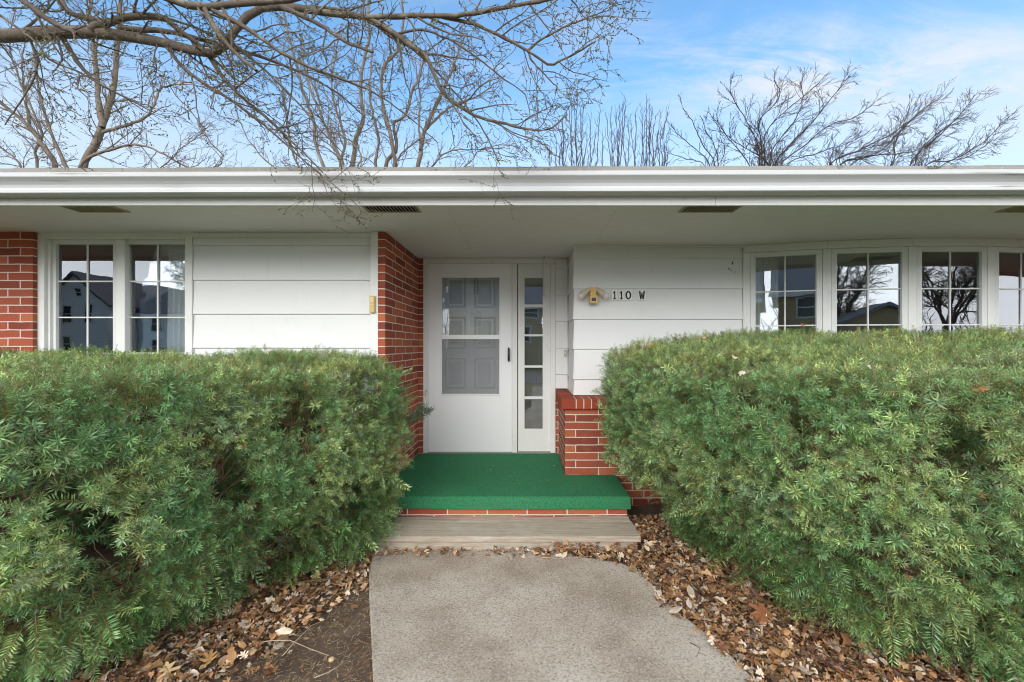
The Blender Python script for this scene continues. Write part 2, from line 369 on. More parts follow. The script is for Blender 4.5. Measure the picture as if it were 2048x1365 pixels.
M_BULB = sheer_mat('clear_bulb_glass', (.82, .74, .74), .62); M_BULB.node_tree.nodes['Principled BSDF'].inputs['Roughness'].default_value = .08
M_SHEER = sheer_mat('sheer_curtain', (0.9, 0.9, 0.9), 0.9)
M_SCREEN = sheer_mat('insect_screen', (0.34, 0.35, 0.37), 0.34)
M_ROOM = plain('room_plaster', (0.46, 0.49, 0.47), 0.9, 0.1)
M_BLACK = plain('black_paint', (0.012, 0.012, 0.013), 0.4, 0.4, 0.1)
M_GOLD = plain('gold_tan_plastic', (0.56, 0.40, 0.14), 0.45, 0.45, 0.1, 30)
M_BRASS = plain('worn_brass_fixture', (0.62, 0.40, 0.14), 0.42, 0.5, 0.25, 60)
M_PLATE = plain('number_plate_white', (0.80, 0.80, 0.77), 0.4, 0.4, 0.05, 30)
M_WIRE = plain('rusty_wire', (0.10, 0.075, 0.06), 0.6, 0.3)
M_VENT = plain('bronze_vent_slat', (0.38, 0.33, 0.20), 0.6, 0.3, 0.2, 30)
M_DARK = plain('dark_void', (0.012, 0.011, 0.010), 0.9, 0.1)
M_GREY = plain('lamp_socket', (0.52, 0.44, 0.33), 0.4, 0.4, 0.12, 40)
M_STAIN = plain('chipped_paint', (0.10, 0.09, 0.08), 0.9, 0.1)

# ------------------------------------------------------------------ ground, walk, road
walk_poly = [(-1.05, 2.915), (-1.015, 2.81), (-0.975, 2.65), (-0.90, 2.45), (-0.78, 2.145), (-0.64, 1.79), (-0.45, 1.3), (-0.15, 0.6), (0.1, -0.6), (0.15, -5.2),
             (1.55, -5.2), (1.5, -0.6), (1.25, 0.6), (1.05, 1.3), (0.955, 1.78), (0.92, 1.92), (0.885, 2.05), (0.835, 2.16), (0.77, 2.30), (0.735, 2.50), (0.69, 2.66), (0.60, 2.76), (0.42, 2.82), (0.3, 2.86), (0.25, 2.915)]
def ground():
    n = 90; xs = np.concatenate([[-300, -60, -20], np.linspace(-6, 6, n), [20, 60, 300]]); ys = np.concatenate([[-300, -60, -20], np.linspace(-4, 5, n), [20, 60, 300]])
    X, Y = np.meshgrid(xs, ys, indexing='ij'); rr = np.random.RandomState(4)
    Z = -0.028 + 0.008 * np.sin(X * 7 + Y * 3) + 0.006 * np.sin(X * 17 - Y * 13) + 0.003 * rr.randn(*X.shape)
    V = np.stack([X, Y, Z], -1).reshape(-1, 3); m = len(xs); k = len(ys); i = np.arange(m * k).reshape(m, k)
    f = np.stack([i[:-1, :-1], i[1:, :-1], i[1:, 1:], i[:-1, 1:]], -1).reshape(-1, 4)
    tag(make_obj('ground', V, f, M_SOIL, smooth=True), kind='structure')
ground()
wk = MB().extrude_z(walk_poly[::-1], -0.12, 0.0).build('walkway', M_CONC, bevel=0.008); tag(wk, kind='structure')
M_LAWN = plain('spring_lawn', (0.20, 0.175, 0.095), 0.95, 0.1, 0.45, 3, 0.6)
M_ASPH = plain('asphalt', (0.16, 0.155, 0.15), 0.9, 0.2, 0.2, 4, 0.4)
tag(MB().box(-90, 90, -90, -1.6, -0.3, -0.012).build('lawn', M_LAWN), kind='structure')
tag(MB().box(-90, 90, -13.5, -6.5, -0.2, 0.0).build('road', M_ASPH), kind='structure')

# ------------------------------------------------------------------ the house
YB, YW, YD, YR, YP = 3.54, 3.60, 4.62, 4.07, 3.84       # planes: left brick, left window, door, right siding, right brick
ZS = E + 0.942                                          # soffit
ZC = E - 0.472                                          # top of the brick sill
RH = 0.0677
house = empty('ranch_house', (0, YW, 0), 'single storey ranch house with white lap siding, red brick and a long white eave', 'house')
def uvw(axis, sign, c):
    def f(p, n):
        if abs(n[2]) > 0.7: return (p[0], p[1])
        a = p[0] if (axis == 'x') else p[1]
        return (sign * a + c, p[2] - E + 100 * RH)
    return f
def uvbox(cx, sx, cy, sy):
    def f(p, n):
        if abs(n[2]) > 0.7: return (p[0], p[1])
        if abs(n[0]) > abs(n[1]): return (sy * p[1] + cy, p[2] - E + 100 * RH)
        return (sx * p[0] + cx, p[2] - E + 100 * RH)
    return f
XC = -1.167      # face of the brick return beside the door
XL0, XL1 = XU(82, YW), XU(389, YW)     # left window opening
CB0, CB1 = XU(741, YB), XU(756, YB)
uvL = uvbox(4.27 - .1016, 1, -3.54 + .019, 1)
MB().box(-9, XL0 - 0.0, YB, 3.80, 0 - .1, ZS).build('brick_wall', M_BRICK, house, uv=uvL)
MB().box(XL0, CB1 - .001, YB + .002, 3.80, -.1, ZC - .087).build('brick_wall', M_BRICK, house, uv=uvL)
MB().box(CB1, XC, YB, YD + .2, -.1, ZS).build('brick_wall', M_BRICK, house, uv=uvbox(1.27, 1, -3.54 + .019, 1))
MB().box(XC, XU(847, YD), YD, YD + .2, -.1, ZS).build('brick_wall', M_BRICK, house, uv=uvbox(0, 1, 0, 1))
# right: knee wall with rowlock sill
uvR = uvbox(.634 + 3.05, -1, -YP + .05, 1)
MB().box(.340, 2.2, YP, YP + .28, -.1, ZC - .087).build('brick_wall', M_BRICK, house, uv=uvR)
MB().box(.340, .60, YP + .28, YD + .2, -.1, ZC - .087).build('brick_wall', M_BRICK, house, uv=uvR)
MB().box(.306, .340, YD, YD + .2, -.1, ZC - .087).build('brick_wall', M_BRICK, house, uv=uvR)
def rowlock(x0, x1, y0, y1, corner=True, along='x'):
    m = MB(); mo = MB(); z0, z1 = ZC - .087, ZC; g = .0096; rr = random.Random(3)
    if along == 'x':
        x = x0; w = .126 if corner else .058
        while x < x1 - .02:
            e = rr.uniform(-.0015, .0015); m.box(x, min(x + w, x1), y0 + e, y1, z0 + e, z1 + e); x += w + g; w = .058
        mo.box(x0 + .003, x1, y0 + .004, y1 - .004, z0 + .003, z1 - .004)
    else:
        y = y0
        while y < y1 - .03:
            m.box(x0, x1, y, min(y + .058, y1), z0, z1); y += .058 + g
        mo.box(x0 + .004, x1 - .004, y0 + .003, y1, z0 + .003, z1 - .004)
    o = m.build('brick_sill', M_SILLBRICK, house, bevel=.003); mo.build('mortar_bed', M_MORTAR, o)
rowlock(.304, 2.2, 3.80, 4.06)
rowlock(.304, .445, 4.07, YD + .02, along='y')
rowlock(XL0, CB1 - .003, YB - .03, YW + .1, False)
# siding: lapped boards
def siding(x0, x1, yface, lines, name='siding'):
    m = MB()
    for zt, zb in lines:
        m.extrude_x([(yface + .004, zt), (yface - .010, zb), (yface - .004, zb - .002), (yface + .03, zb - .002), (yface + .03, zt)], x0, x1)
    return m.build(name, M_WHITE, house, bevel=.0015)
def lines_from(vs, s): return [E + (VC - v) / s for v in vs]
zl = lines_from([466, 491.7, 561, 628.6, 696.3, 764, 803], 239)
siding(XL1 + .001, CB0, YW - .01, list(zip(zl[:-1], zl[1:])))
zr = lines_from([495, 517, 578, 639, 698.5, 759, 790.5], 211)
XR0, XR1 = .448, 2.04
siding(XR0, XR1, YR, list(zip(zr[:-1], zr[1:])))
MB().box(XR0 - .002, XR1, YR + .031, YR + .15, ZC, ZS).build('wall_panel', M_ROOM, house)
MB().extrude_x([(YR - .022, ZS - .001), (YR - .018, ZS - .014), (YR + .006, ZS - .02), (YR + .006, ZS - .001)], XR0 - .018, XR1).build('crown_moulding', M_TRIM, house)
# return face of the right siding and the narrow siding strip beside the door
zd = lines_from([517.5, 538, 591, 643, 696.5, 749, 777], 186)
m = MB()
for zt, zb in zip(zr[:-1], zr[1:]):
    m.add([(XR0 - .0, YR - .010, zb), (XR0, YD, zb), (XR0, YD, zt), (XR0, YR + .004, zt), (XR0 - .012, YR - .012, zb), (XR0 - .012, YD, zb), (XR0 - .002, YD, zt), (XR0 - .002, YR, zt)],
          [(0,1,2,3), (7,6,5,4), (0,4,5,1), (3,2,6,7), (0,3,7,4), (1,5,6,2)])
m.build('side_siding', M_WHITE, house)
XS0, XS1 = XU(1111, YD), XR0 - .012
siding(XS0, XS1, YD - .005, list(zip(zd[:-1], zd[1:])))
MB().box(XS0 + .001, XR0 + .2, YD + .026, YD + .2, ZC, ZS).build('wall_panel', M_ROOM, house)
MB().box(XR0 + .001, XR0 + .1, YR + .15, YD + .026, ZC, ZS).build('wall_panel', M_ROOM, house)
MB().box(XL1, CB0, YW + .021, YW + .2, ZC, ZS).build('wall_panel', M_ROOM, house)
cbm = MB().box(CB0, CB1, YB - .004, YW + .03, ZC - .0, ZS).build('corner_board', M_TRIM, house, bevel=.003)
MB().box(XL1 + .001, CB0 - .001, YW - .026, YW - .008, E + (VC - 477) / 239, ZS - .001).build('frieze_board', M_TRIM, house, bevel=.002)
# small scars in the paint near the bay
for u, v, w, h in ((1464, 527, 2.6, 7), (1457, 538, 3, 3), (1462, 542, 2, 2.4), (1469, 545, 2, 2)):
    x, z = XU(u, YR), ZV(v, YR); a = w / 2 / 211; b = h / 2 / 211
    MB().extrude_y([(x - a, z - b), (x + a * .4, z - b * .7), (x + a, z + b * .2), (x + a * .2, z + b), (x - a * .5, z + b * .3)], YR - .013, YR - .004).build('paint_scar', M_STAIN, house)

# windows ---------------------------------------------------------------
def frame_rect(m, o, ax, az, n, w, h, t, d0, d1, tt=None, tb=None):
    """rectangular frame in the plane of ax/az; n points to the viewer; d0..d1 is its depth range along n"""
    o, ax, az, n = map(Vector, (o, ax, az, n)); tt = t if tt is None else tt; tb = t if tb is None else tb
    def b(x0, x1, z0, z1): m.obox(o + ax * x0 + az * z0 + n * d0, ax * (x1 - x0), n * -(d0 - d1), az * (z1 - z0))
    b(0, t, 0, h); b(w - t, w, 0, h); b(t, w - t, h - tt, h); b(t, w - t, 0, tb)
def sash(win, o, ax, n, w, h, cols, rows_z, t=.052):
    az = Vector((0, 0, 1)); o = Vector(o); ax = Vector(ax); n = Vector(n)
    m = MB(); frame_rect(m, o, ax, az, n, w, h, t, -.012, .02); s = m.build('sash', M_SASH, win, bevel=.003)
    m = MB(); m.obox(o + ax * t + az * t - n * .004, ax * (w - 2 * t), -n * .004, az * (h - 2 * t)); m.build('pane', M_GLASS, win)
    m = MB(); mw = .011
    for c in cols: m.obox(o + ax * (c - mw / 2) + az * t + n * .005, ax * mw, -n * .0085, az * (h - 2 * t))
    for z in rows_z: m.obox(o + ax * t + az * (z - o.z - mw / 2) + n * .0045, ax * (w - 2 * t), -n * .0080, az * mw)
    m.build('muntin', M_SASH, win)
def curtain(x0, x1, y, z0, z1, folds, mat=M_SHEER, dirx=(1, 0, 0), name='curtain', parent=None):
    n = 60; k = 8; V = []; Fc = []; d = Vector(dirx); nn = Vector((d.y, -d.x, 0)); rr = random.Random(int(abs(x0) * 100))
    ph = [rr.uniform(-.4, .4) for _ in range(n + 1)]
    for i in range(n + 1):
        t = i / n
        for j in range(k + 1):
            z = z1 + (z0 - z1) * j / k; a = .012 + .010 * j / k
            off = a * math.sin(t * folds * 6.283 + ph[i] * .5 + .15 * j)
            p = Vector((x0, y, z)) + d * (x1 - x0) * t + nn * off; V.append((p.x, p.y, z))
    for i in range(n):
        for j in range(k): Fc.append((i*(k+1)+j, (i+1)*(k+1)+j, (i+1)*(k+1)+j+1, i*(k+1)+j+1))
    return make_obj(name, V, Fc, mat, parent or house, smooth=True)
# left double window
ZSILL = ZC + .012
lw = MB()
zt = E + (VC - 466) / 239
frame_rect(lw, (XL0, YW, ZSILL), (1,0,0), (0,0,1), (0,-1,0), XL1 - XL0, zt - ZSILL, .058, -.10, .028)
lw.box(XU(230, YW) + .018, XU(256, YW) - .018 , YW - .01, YW + .09, ZSILL + .058, zt - .058)
win = lw.build('window', M_TRIM, house, bevel=.003)
MB().box(XL0 - .02, XL1 + .02, YW - .05, YW + .06, ZC + .001, ZSILL + .001).build('window_sill', M_TRIM, win, bevel=.003)
zrow = [E + (VC - v) / 239 for v in (562, 634.8, 707)]
ya = YW + .035
def sash_at(u0, u1, um):
    t = .050; x0 = XU(u0, ya) - t; x1 = XU(u1, ya) + t; z1 = ZV(490, ya) + t; z0 = ZSILL + .062
    sash(win, (x0, ya, z0), (1,0,0), (0,-1,0), x1 - x0, z1 - z0, [XU(um, ya) - x0], zrow, t)
sash_at(117, 230, 175.7); sash_at(256, 373, 316)
MB().box(XL0 + .058, XU(101, YW), YW - .004, YW + .03, ZSILL + .058, zt - .058).build('jamb', M_TRIM, win, bevel=.002); MB().box(XU(376, YW), XL1 - .058, YW - .004, YW + .03, ZSILL + .058, zt - .058).build('jamb', M_TRIM, win, bevel=.002)
curtain(XU(335, YW + .12), XU(392, YW + .12), YW + .13, ZC + .1, ZS - .1, 5)
curtain(XU(92, YW + .2), XU(113, YW + .2), YW + .22, ZC + .1, ZS - .1, 3)
# bow window on the right: five units on a shallow arc
bp = [(2.04, 4.065), (2.705, 3.885), (3.385, 3.785), (4.075, 3.785), (4.755, 3.885), (5.42, 4.065)]
bowp = None
cx = MB(); cs = MB()
nrm = []
for (x0, y0), (x1, y1) in zip(bp[:-1], bp[1:]):
    d = Vector((x1 - x0, y1 - y0, 0)).normalized(); nrm.append((d, Vector((d.y, -d.x, 0))))
# head board and posts as the window's own mesh
def off(i, dist):      # point i of the arc moved outwards
    a = nrm[max(i - 1, 0)][1]; b = nrm[min(i, 4)][1]; n = (a + b).normalized(); return Vector((bp[i][0], bp[i][1], 0)) + n * dist
hb0, hb1 = ZS - .068, ZS
for i in range(5):
    a0, a1, b0, b1 = off(i, .022), off(i + 1, .022), off(i, -.10), off(i + 1, -.10)
    V = [(p.x, p.y, z) for z in (hb0, hb1 - .0008) for p in (a0, a1, b1, b0)]
    cx.add(V, [(3,2,1,0), (4,5,6,7), (0,1,5,4), (1,2,6,5), (2,3,7,6), (3,0,4,7)])
    a0, a1, b0, b1 = off(i, .05), off(i + 1, .05), off(i, -.10), off(i + 1, -.10)
    V = [(p.x, p.y, z) for z in (ZC + .0, ZC + .04) for p in (a0, a1, b1, b0)]
    cs.add(V, [(3,2,1,0), (4,5,6,7), (0,1,5,4), (1,2,6,5), (2,3,7,6), (3,0,4,7)])
bow = cx.build('bow_window', M_TRIM, house, bevel=.003); cs.build('window_sill', M_TRIM, bow, bevel=.003)
tag(bow, None)
for i in range(6):
    m = MB(); hw = .034 if 0 < i < 5 else .03
    a = nrm[max(i - 1, 0)][0]; b = nrm[min(i, 4)][0]; d = (a + b).normalized(); n = Vector((d.y, -d.x, 0)); c = Vector((bp[i][0], bp[i][1], ZC + .041))
    if i == 0: c = c + d * .03
    m.obox(c - d * hw + n * .012, d * 2 * hw, -n * .10, Vector((0, 0, hb0 - ZC - .042)))
    m.build('post', M_TRIM, bow, bevel=.003)
for i in range(5):
    d, n = nrm[i]; a = Vector((bp[i][0], bp[i][1], ZC + .042)); L = (Vector(bp[i + 1]) - Vector(bp[i])).length
    s0 = .036 if i else .062
    w = L - s0 - .036; h = hb0 - .001 - a.z; rows = []
    zg = hb0 - .052; 
    rows = [zg - .318 * k for k in (1, 2, 3)]
    sash(bow, a + d * s0 - n * .008, d, n, w, h, [w / 2], rows, .046)
bi = nrm[0][0]
curtain(2.10, 2.40, 4.17, ZC + .1, ZS - .06, 6, dirx=(bi.x, bi.y, 0))
base = [(x, y - .0) for x, y in bp]
m = MB().extrude_z([(off(i, .0).x, off(i, .0).y) for i in range(6)] + [(5.42, 4.3), (2.2, 4.3)], -.1, ZC - .003)
m.build('brick_wall', M_BRICK, house, uv=uvbox(0, -1, 0, 1))
MB().box(5.4, 10, YR, YR + .2, -.1, ZS).build('brick_wall', M_BRICK, house, uv=uvbox(0, 1, 0, 1))
# side, back and inside walls
MB().box(-9, -8.8, 3.801, 11, -.1, ZS).box(9.8, 10, YR + .201, 11, -.1, ZS).box(-9, 10, 11.001, 11.2, -.1, ZS).build('outer_wall', M_BRICK, house, uv=uvbox(0, 1, 0, 1))
MB().box(-8.79, 9.79, 4.85, 10.9, .12, .2).box(-8.79, -1.3, 3.801, 4.849, .12, .2).box(.65, 9.79, 4.35, 4.849, .12, .2).box(-8.79, 9.79, 9.4, 9.5, .2, ZS).box(-8.79, -8.7, 3.801, 9.39, .21, ZS).box(9.7, 9.79, 4.36, 9.39, .21, ZS).box(-8.69, XL0, 3.801, 3.83, .21, ZS - .001).box(XL0, CB1 - .04, 3.801, 3.83, .21, ZC - .1).box(CB1 - .03, CB1 - .001, 3.84, 4.8, .21, ZS - .001).box(5.45, 9.69, YR + .201, YR + .23, .21, ZS - .001).build('interior', M_ROOM, house)
MB().box(-8.9, 9.9, YD + .25, 10.95, ZS + .02, ZS + .06).build('ceiling', M_ROOM, house)
# soffit, fascia, gutter, roof
TILT = .0030
YF = 2.74; KF = YF / 2.885; ZFA = E + .895
def sof():
    m = MB(); xs = [-9.4, -5.6, -3.2, -.55, .62, 2.2, 4.9, 7.6, 10.4]
    for a, b in zip(xs[:-1], xs[1:]): m.box(a + .0007, b - .0007, YF + .02, 5.0, ZS, ZS + .012)
    return m.build('soffit', M_SOFFIT, house)
sof()
MB().box(-9.4, 1.2, YF, YF + .019, ZFA, E + 1.08).box(1.2018, 10.4, YF, YF + .019, ZFA, E + 1.08).build('fascia', M_FASCIA, house, bevel=.002)
def tilt(o):
    me = o.data; 
    for v in me.vertices: v.co.z += TILT * v.co.x
    return o
gp = [(2.880, 1.118), (2.880, 1.000), (2.815, .997), (2.797, 1.000), (2.790, 1.004), (2.790, 1.020), (2.803, 1.026), (2.806, 1.040), (2.800, 1.058), (2.786, 1.074), (2.772, 1.086), (2.762, 1.094), (2.760, 1.098), (2.760, 1.121), (2.764, 1.124), (2.780, 1.122), (2.780, 1.112)]
g = MB().extrude_x([(y * KF, E + z * KF) for y, z in gp], -9.45, 10.45, closed=False).build('gutter', M_GUTTER, house, solid=.0022)
for p in g.data.polygons: p.use_smooth = False
tilt(g)
rr_ = random.Random(8)
rp = [(2.795 * KF, 1.132 * KF), (2.795 * KF, 1.164 * KF), (7.0, 1.104 + 4.34 * .25), (11.9, 1.104 - .2), (11.9, 1.07 - .2), (7.0, 1.07 + 4.34 * .25)]
roof = MB()
xs = np.linspace(-9.5, 10.5, 61)
for i, (a, b) in enumerate(zip(xs[:-1], xs[1:])):
    e = rr_.uniform(-.003, .003); dz = rr_.uniform(-.002, .002)
    q = [(y + (e if y < 3 else 0), E + z + (dz if y < 3 else 0)) for y, z in rp]
    roof.extrude_x(q, a, b + .0005)
roof = tilt(roof.build('roof', M_ROOF, house))
MB().add([(x, 3.2, ZS + .013) for x in (-9.4, 10.4)] + [(x, 11.1, ZS + .013) for x in (10.4, -9.4)], [(0, 1, 2, 3)]).build('attic_floor', M_ROOM, house)
# soffit vents
for xa, xb in ((-3.137, -2.785), (-1.114, -.742), (1.06, 1.445), (3.29, 3.66)):
    y0, y1 = YF + .06, 3.022
    m = MB(); t = .012; z0, z1 = ZS - .0075, ZS - .0005
    m.box(xa, xb, y0, y0 + t, z0, z1); m.box(xa, xb, y1 - t, y1, z0, z1); m.box(xa, xa + t, y0 + t, y1 - t, z0, z1); m.box(xb - t, xb, y0 + t, y1 - t, z0, z1)
    v = m.build('soffit_vent', M_VENT, house)
    MB().box(xa + t, xb - t, y0 + t, y1 - t, ZS - .0016, ZS - .0006).build('vent_opening', M_DARK, v)
    m = MB(); n = 15
    for i in range(n):
        x = xa + t + (xb - xa - 2 * t) * (i + .5) / n
        m.obox((x - .004, y0 + t, ZS - .0018), (.0015, 0, -.0062), (0, y1 - y0 - 2 * t, 0), (.0035, 0, .0004))
    m.build('louvre', M_VENT, v)
# entry: frame, storm door, inner door, sidelight -------------------------
s = F / YD
def xd(u): return (u - UC) / s
def zv(v): return E + (VC - v) / s
FX0, FX1 = xd(847), xd(1111); ZT = zv(518.5); ZF = E - 1.150          # porch surface
DX0, DX1 = xd(856), xd(1023.7); DZ1 = zv(528); DZ0 = zv(904)
m = MB()
m.box(FX0, DX0 - .003, YD - .015, YD + .14, ZF, ZT).box(DX1 + .003, xd(1034.5), YD - .015, YD + .14, ZF, ZT - .051).box(xd(1101), FX1 - .001, YD - .015, YD + .14, ZF, ZT - .051)
m.box(DX0 - .003, FX1 - .001, YD - .0155, YD + .14, ZT - .05, ZT).box(FX0, FX1 - .001, YD - .01, YD + .14, ZT + .0005, ZS - .0005)
m.build('door_frame', M_TRIM, house, bevel=.003)
MB().box(DX0 - .003, xd(1101), YD - .02, YD + .14, ZF - .01, ZF + .008).build('threshold', plain('threshold_metal', (0.25, 0.24, 0.23), .5, .5), house)
gx0, gx1 = xd(883.7), xd(998.5); ga, gb, gc, gd = zv(556), zv(670), zv(679), zv(788.6)
m = MB(); y0, y1 = YD + .0, YD + .035
m.box(DX0, gx0, y0, y1, DZ0, DZ1).box(gx1, DX1, y0, y1, DZ0, DZ1).box(gx0, gx1, y0, y1, ga, DZ1).box(gx0, gx1, y0, y1, DZ0, gd)
sdoor = m.build('storm_door', M_DOOR, house)
m = MB(); m.box(gx0, gx1, y0 + .004, y1 - .005, gc, gb); m.build('cross_rail', M_DOOR, sdoor, bevel=.003)
m = MB(); e = .016
for z0, z1 in ((gd, gc), (gb, ga)):
    m.box(gx0 - e, gx1 + e, y0 - .006, y0 - .0005, z0 - e, z0).box(gx0 - e, gx1 + e, y0 - .006, y0 - .0005, z1, z1 + e) if False else None
m.box(gx0 - e, gx0, y0 - .006, y0 - .0005, gd - e, ga + e).box(gx1, gx1 + e, y0 - .006, y0 - .0005, gd - e, ga + e).box(gx0, gx1, y0 - .006, y0 - .0005, gd - e, gd).box(gx0, gx1, y0 - .006, y0 - .0005, ga, ga + e)
m.build('glazing_bead', M_DOOR, sdoor, bevel=.002)
MB().box(gx0, gx1, y0 + .014, y0 + .017, gb, ga).build('glass', M_SGLASS, sdoor)
MB().box(gx0, gx1, y0 + .020, y0 + .023, gd, gc).build('glass', M_SGLASS, sdoor)
MB().box(gx0, gx1, y0 + .010, y0 + .0105, gd, gc).build('insect_screen', M_SCREEN, sdoor)
m = MB(); hx0, hx1, hz0, hz1 = xd(1015.6), xd(1019.8), zv(723), zv(696)
m.tube([(hx0 + .011, y0 + .001, hz1 - .012), (hx0 + .011, y0 - .026, hz1 - .006), (hx0 + .011, y0 - .034, hz1 - .02), (hx0 + .011, y0 - .036, (hz0 + hz1) / 2), (hx0 + .011, y0 - .034, hz0 + .02), (hx0 + .011, y0 - .026, hz0 + .006), (hx0 + .011, y0 + .001, hz0 + .012)], [.008, .010, .0115, .012, .0115, .010, .008], 8)
m.build('handle', M_BLACK, sdoor, smooth=True)
m = MB(); m.box(DX0 - .0025, DX0 + .006, y0 - .004, y0 + .002, DZ0 + .02, DZ1 - .02); m.build('hinge_strip', plain('aluminium', (.6, .6, .6), .4, .5), sdoor)
yi = YD + .085
fd = MB().box(FX0 + .03, DX1 + .03, yi, yi + .045, ZF + .01, ZT - .052).build('front_door', M_INDOOR, house)
si = F / yi
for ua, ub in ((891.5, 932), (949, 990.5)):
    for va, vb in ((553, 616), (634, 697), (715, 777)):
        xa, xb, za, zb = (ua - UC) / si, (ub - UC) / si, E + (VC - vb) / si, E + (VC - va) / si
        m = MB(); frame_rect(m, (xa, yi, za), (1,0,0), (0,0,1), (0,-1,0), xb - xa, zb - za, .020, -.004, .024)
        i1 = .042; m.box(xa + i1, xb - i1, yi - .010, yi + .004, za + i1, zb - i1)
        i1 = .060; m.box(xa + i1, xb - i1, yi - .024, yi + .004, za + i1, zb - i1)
        m.build('door_panel', M_DPANEL_SHADE, fd, bevel=.004)
m = MB()
for k in range(2):
    for j in range(11):
        a = (949.5 + k * 6 + (0.7 if j % 2 else -.7)); m.ball(((a - UC) / si, yi - .022, ZV(559 + j * 2.9, yi)), .006, 6, 5, (1, .6, 1.3))
m.build('door_chain', M_WIRE, fd)
# sidelight
m = MB(); px0, px1 = xd(1036), xd(1101); qx0, qx1 = xd(1049), xd(1085.5)
zz = [zv(v) for v in (556, 609, 614.5, 669, 673, 731.5, 736, 794, 799, 859)]
y0 = YD + .012; y1 = YD + .05
m.box(px0, qx0, y0, y1, ZF + .012, ZT - .052).box(qx1, px1, y0, y1, ZF + .012, ZT - .052).box(qx0, qx1, y0, y1, zz[0], ZT - .052).box(qx0, qx1, y0, y1, ZF + .012, zz[9])
slt = m.build('sidelight', M_TRIM, house)
for i in (1, 3, 5, 7): MB().box(qx0, qx1, y0 + .006, y1 - .004, zz[i + 1], zz[i]).build('muntin', M_TRIM, slt)
for i in (0, 2, 4, 6, 8): MB().box(qx0, qx1, y0 + .018, y0 + .021, zz[i + 1], zz[i]).build('pane', M_GLASS, slt)
curtain(qx0 - .05, qx1 + .06, YD + .13, ZF + .1, ZT - .06, 4, sheer_mat('sidelight_sheer', (.5, .5, .48), .35))

# ------------------------------------------------------------------ stoop, carpet, step
XPR = .790
YE = 3.27
stoop = MB().extrude_z([(XC + .0, YD + .0), (XC, YB - .02), (-1.75, YB - .02), (-1.75, YE + .015), (.765, YE + .015), (.765, YP - .001), (.339, YP - .001), (.339, YD - .001), (.30, YD - .001)][::-1], -.1, ZF - .013)
stoop = stoop.build('brick_stoop', M_BRICK, loc=(-.2, 3.7, 0), uv=uvbox(.30, 1, 0, 1))
tag(stoop, 'low red brick stoop slab under the green carpet in front of the door', 'stoop')
def carpet():
    # a sheet laid over the stoop and turned down over its front and right edges
    out = [(XC + .003, YD - .022), (XC + .003, YB - .025), (-1.75, YB - .025), (-1.75, YE + .008), (XPR, YE + .008), (XPR, YP - .004), (.336, YP - .004), (.336, YD - .006), (.300, YD - .022)]
    m = MB().extrude_z(out[::-1], ZF - .012, ZF)
    n = 60; xs = np.linspace(-1.75, XPR, n + 1); rr = random.Random(5)
    low = [ZF - .092 + .003 * math.sin(x * 5.1) + rr.uniform(-.0015, .0015) for x in xs]
    V = []; Fc = []
    for x, lo in zip(xs, low):
        w = -.004 * math.sin(x * 3.3 + 1); V += [(x, YE - .008 + w, lo), (x, YE - .006 + w, ZF - .03), (x, YE - .003 + w * .5, ZF - .010), (x, YE + .008, ZF - .0005), (x, YE + .012, ZF - .012), (x, YE + .010, lo)]
    for i in range(n):
        for j in range(6): Fc.append((6*i + j, 6*i + (j + 1) % 6, 6*i + 6 + (j + 1) % 6, 6*i + 6 + j))
    Fc += [tuple(range(6))[::-1], tuple(6 * n + j for j in range(6))]
    m.add(V, Fc)
    m.box(XPR - .014, XPR - .001, YE + .0105, YP - .01, ZF - .09, ZF - .0125)
    o = m.build('turf_carpet', M_TURF, loc=(-.2, 3.7, ZF), bevel=.006)
    tag(o, 'green artificial turf carpet covering the stoop before the white door', 'carpet')
carpet()
zst = E - 1.298
step = empty('wooden_step', (-.3, 3.1, 0), 'weathered grey wooden plank step between the stoop and the concrete walk', 'step')
rr = random.Random(2)
def plank(x0, x1, y0, y1, z0, z1, name):
    n = 40; V = []; Fc = []; xs = np.linspace(x0, x1, n + 1)
    for i, x in enumerate(xs):
        w = .0016 * math.sin(x * 6 + y0 * 9) + rr.uniform(-.0007, .0007)
        V += [(x, y0 + w, z0), (x, y1 + w * .5, z0), (x, y1 + w * .5, z1 + w), (x, y0 + w, z1 - w)]
    for i in range(n):
        a = 4 * i; b = a + 4
        for j in range(4): Fc.append((a + j, a + (j + 1) % 4, b + (j + 1) % 4, b + j))
    Fc += [(3, 2, 1, 0), (4*n, 4*n+1, 4*n+2, 4*n+3)]
    make_obj(name, V, Fc, M_WOOD, step, bevel=.004)
plank(-1.72, .770, 3.188, 3.277, zst - .038, zst - .001, 'tread_board')
plank(-1.72, .775, 2.925, 3.184, zst - .038, zst, 'tread_board')
plank(-1.70, .755, 2.940, 2.975, -.02, zst - .0395, 'riser_board')
plank(-1.70, .715, 2.976, 3.26, -.03, zst - .0395, 'support_block')

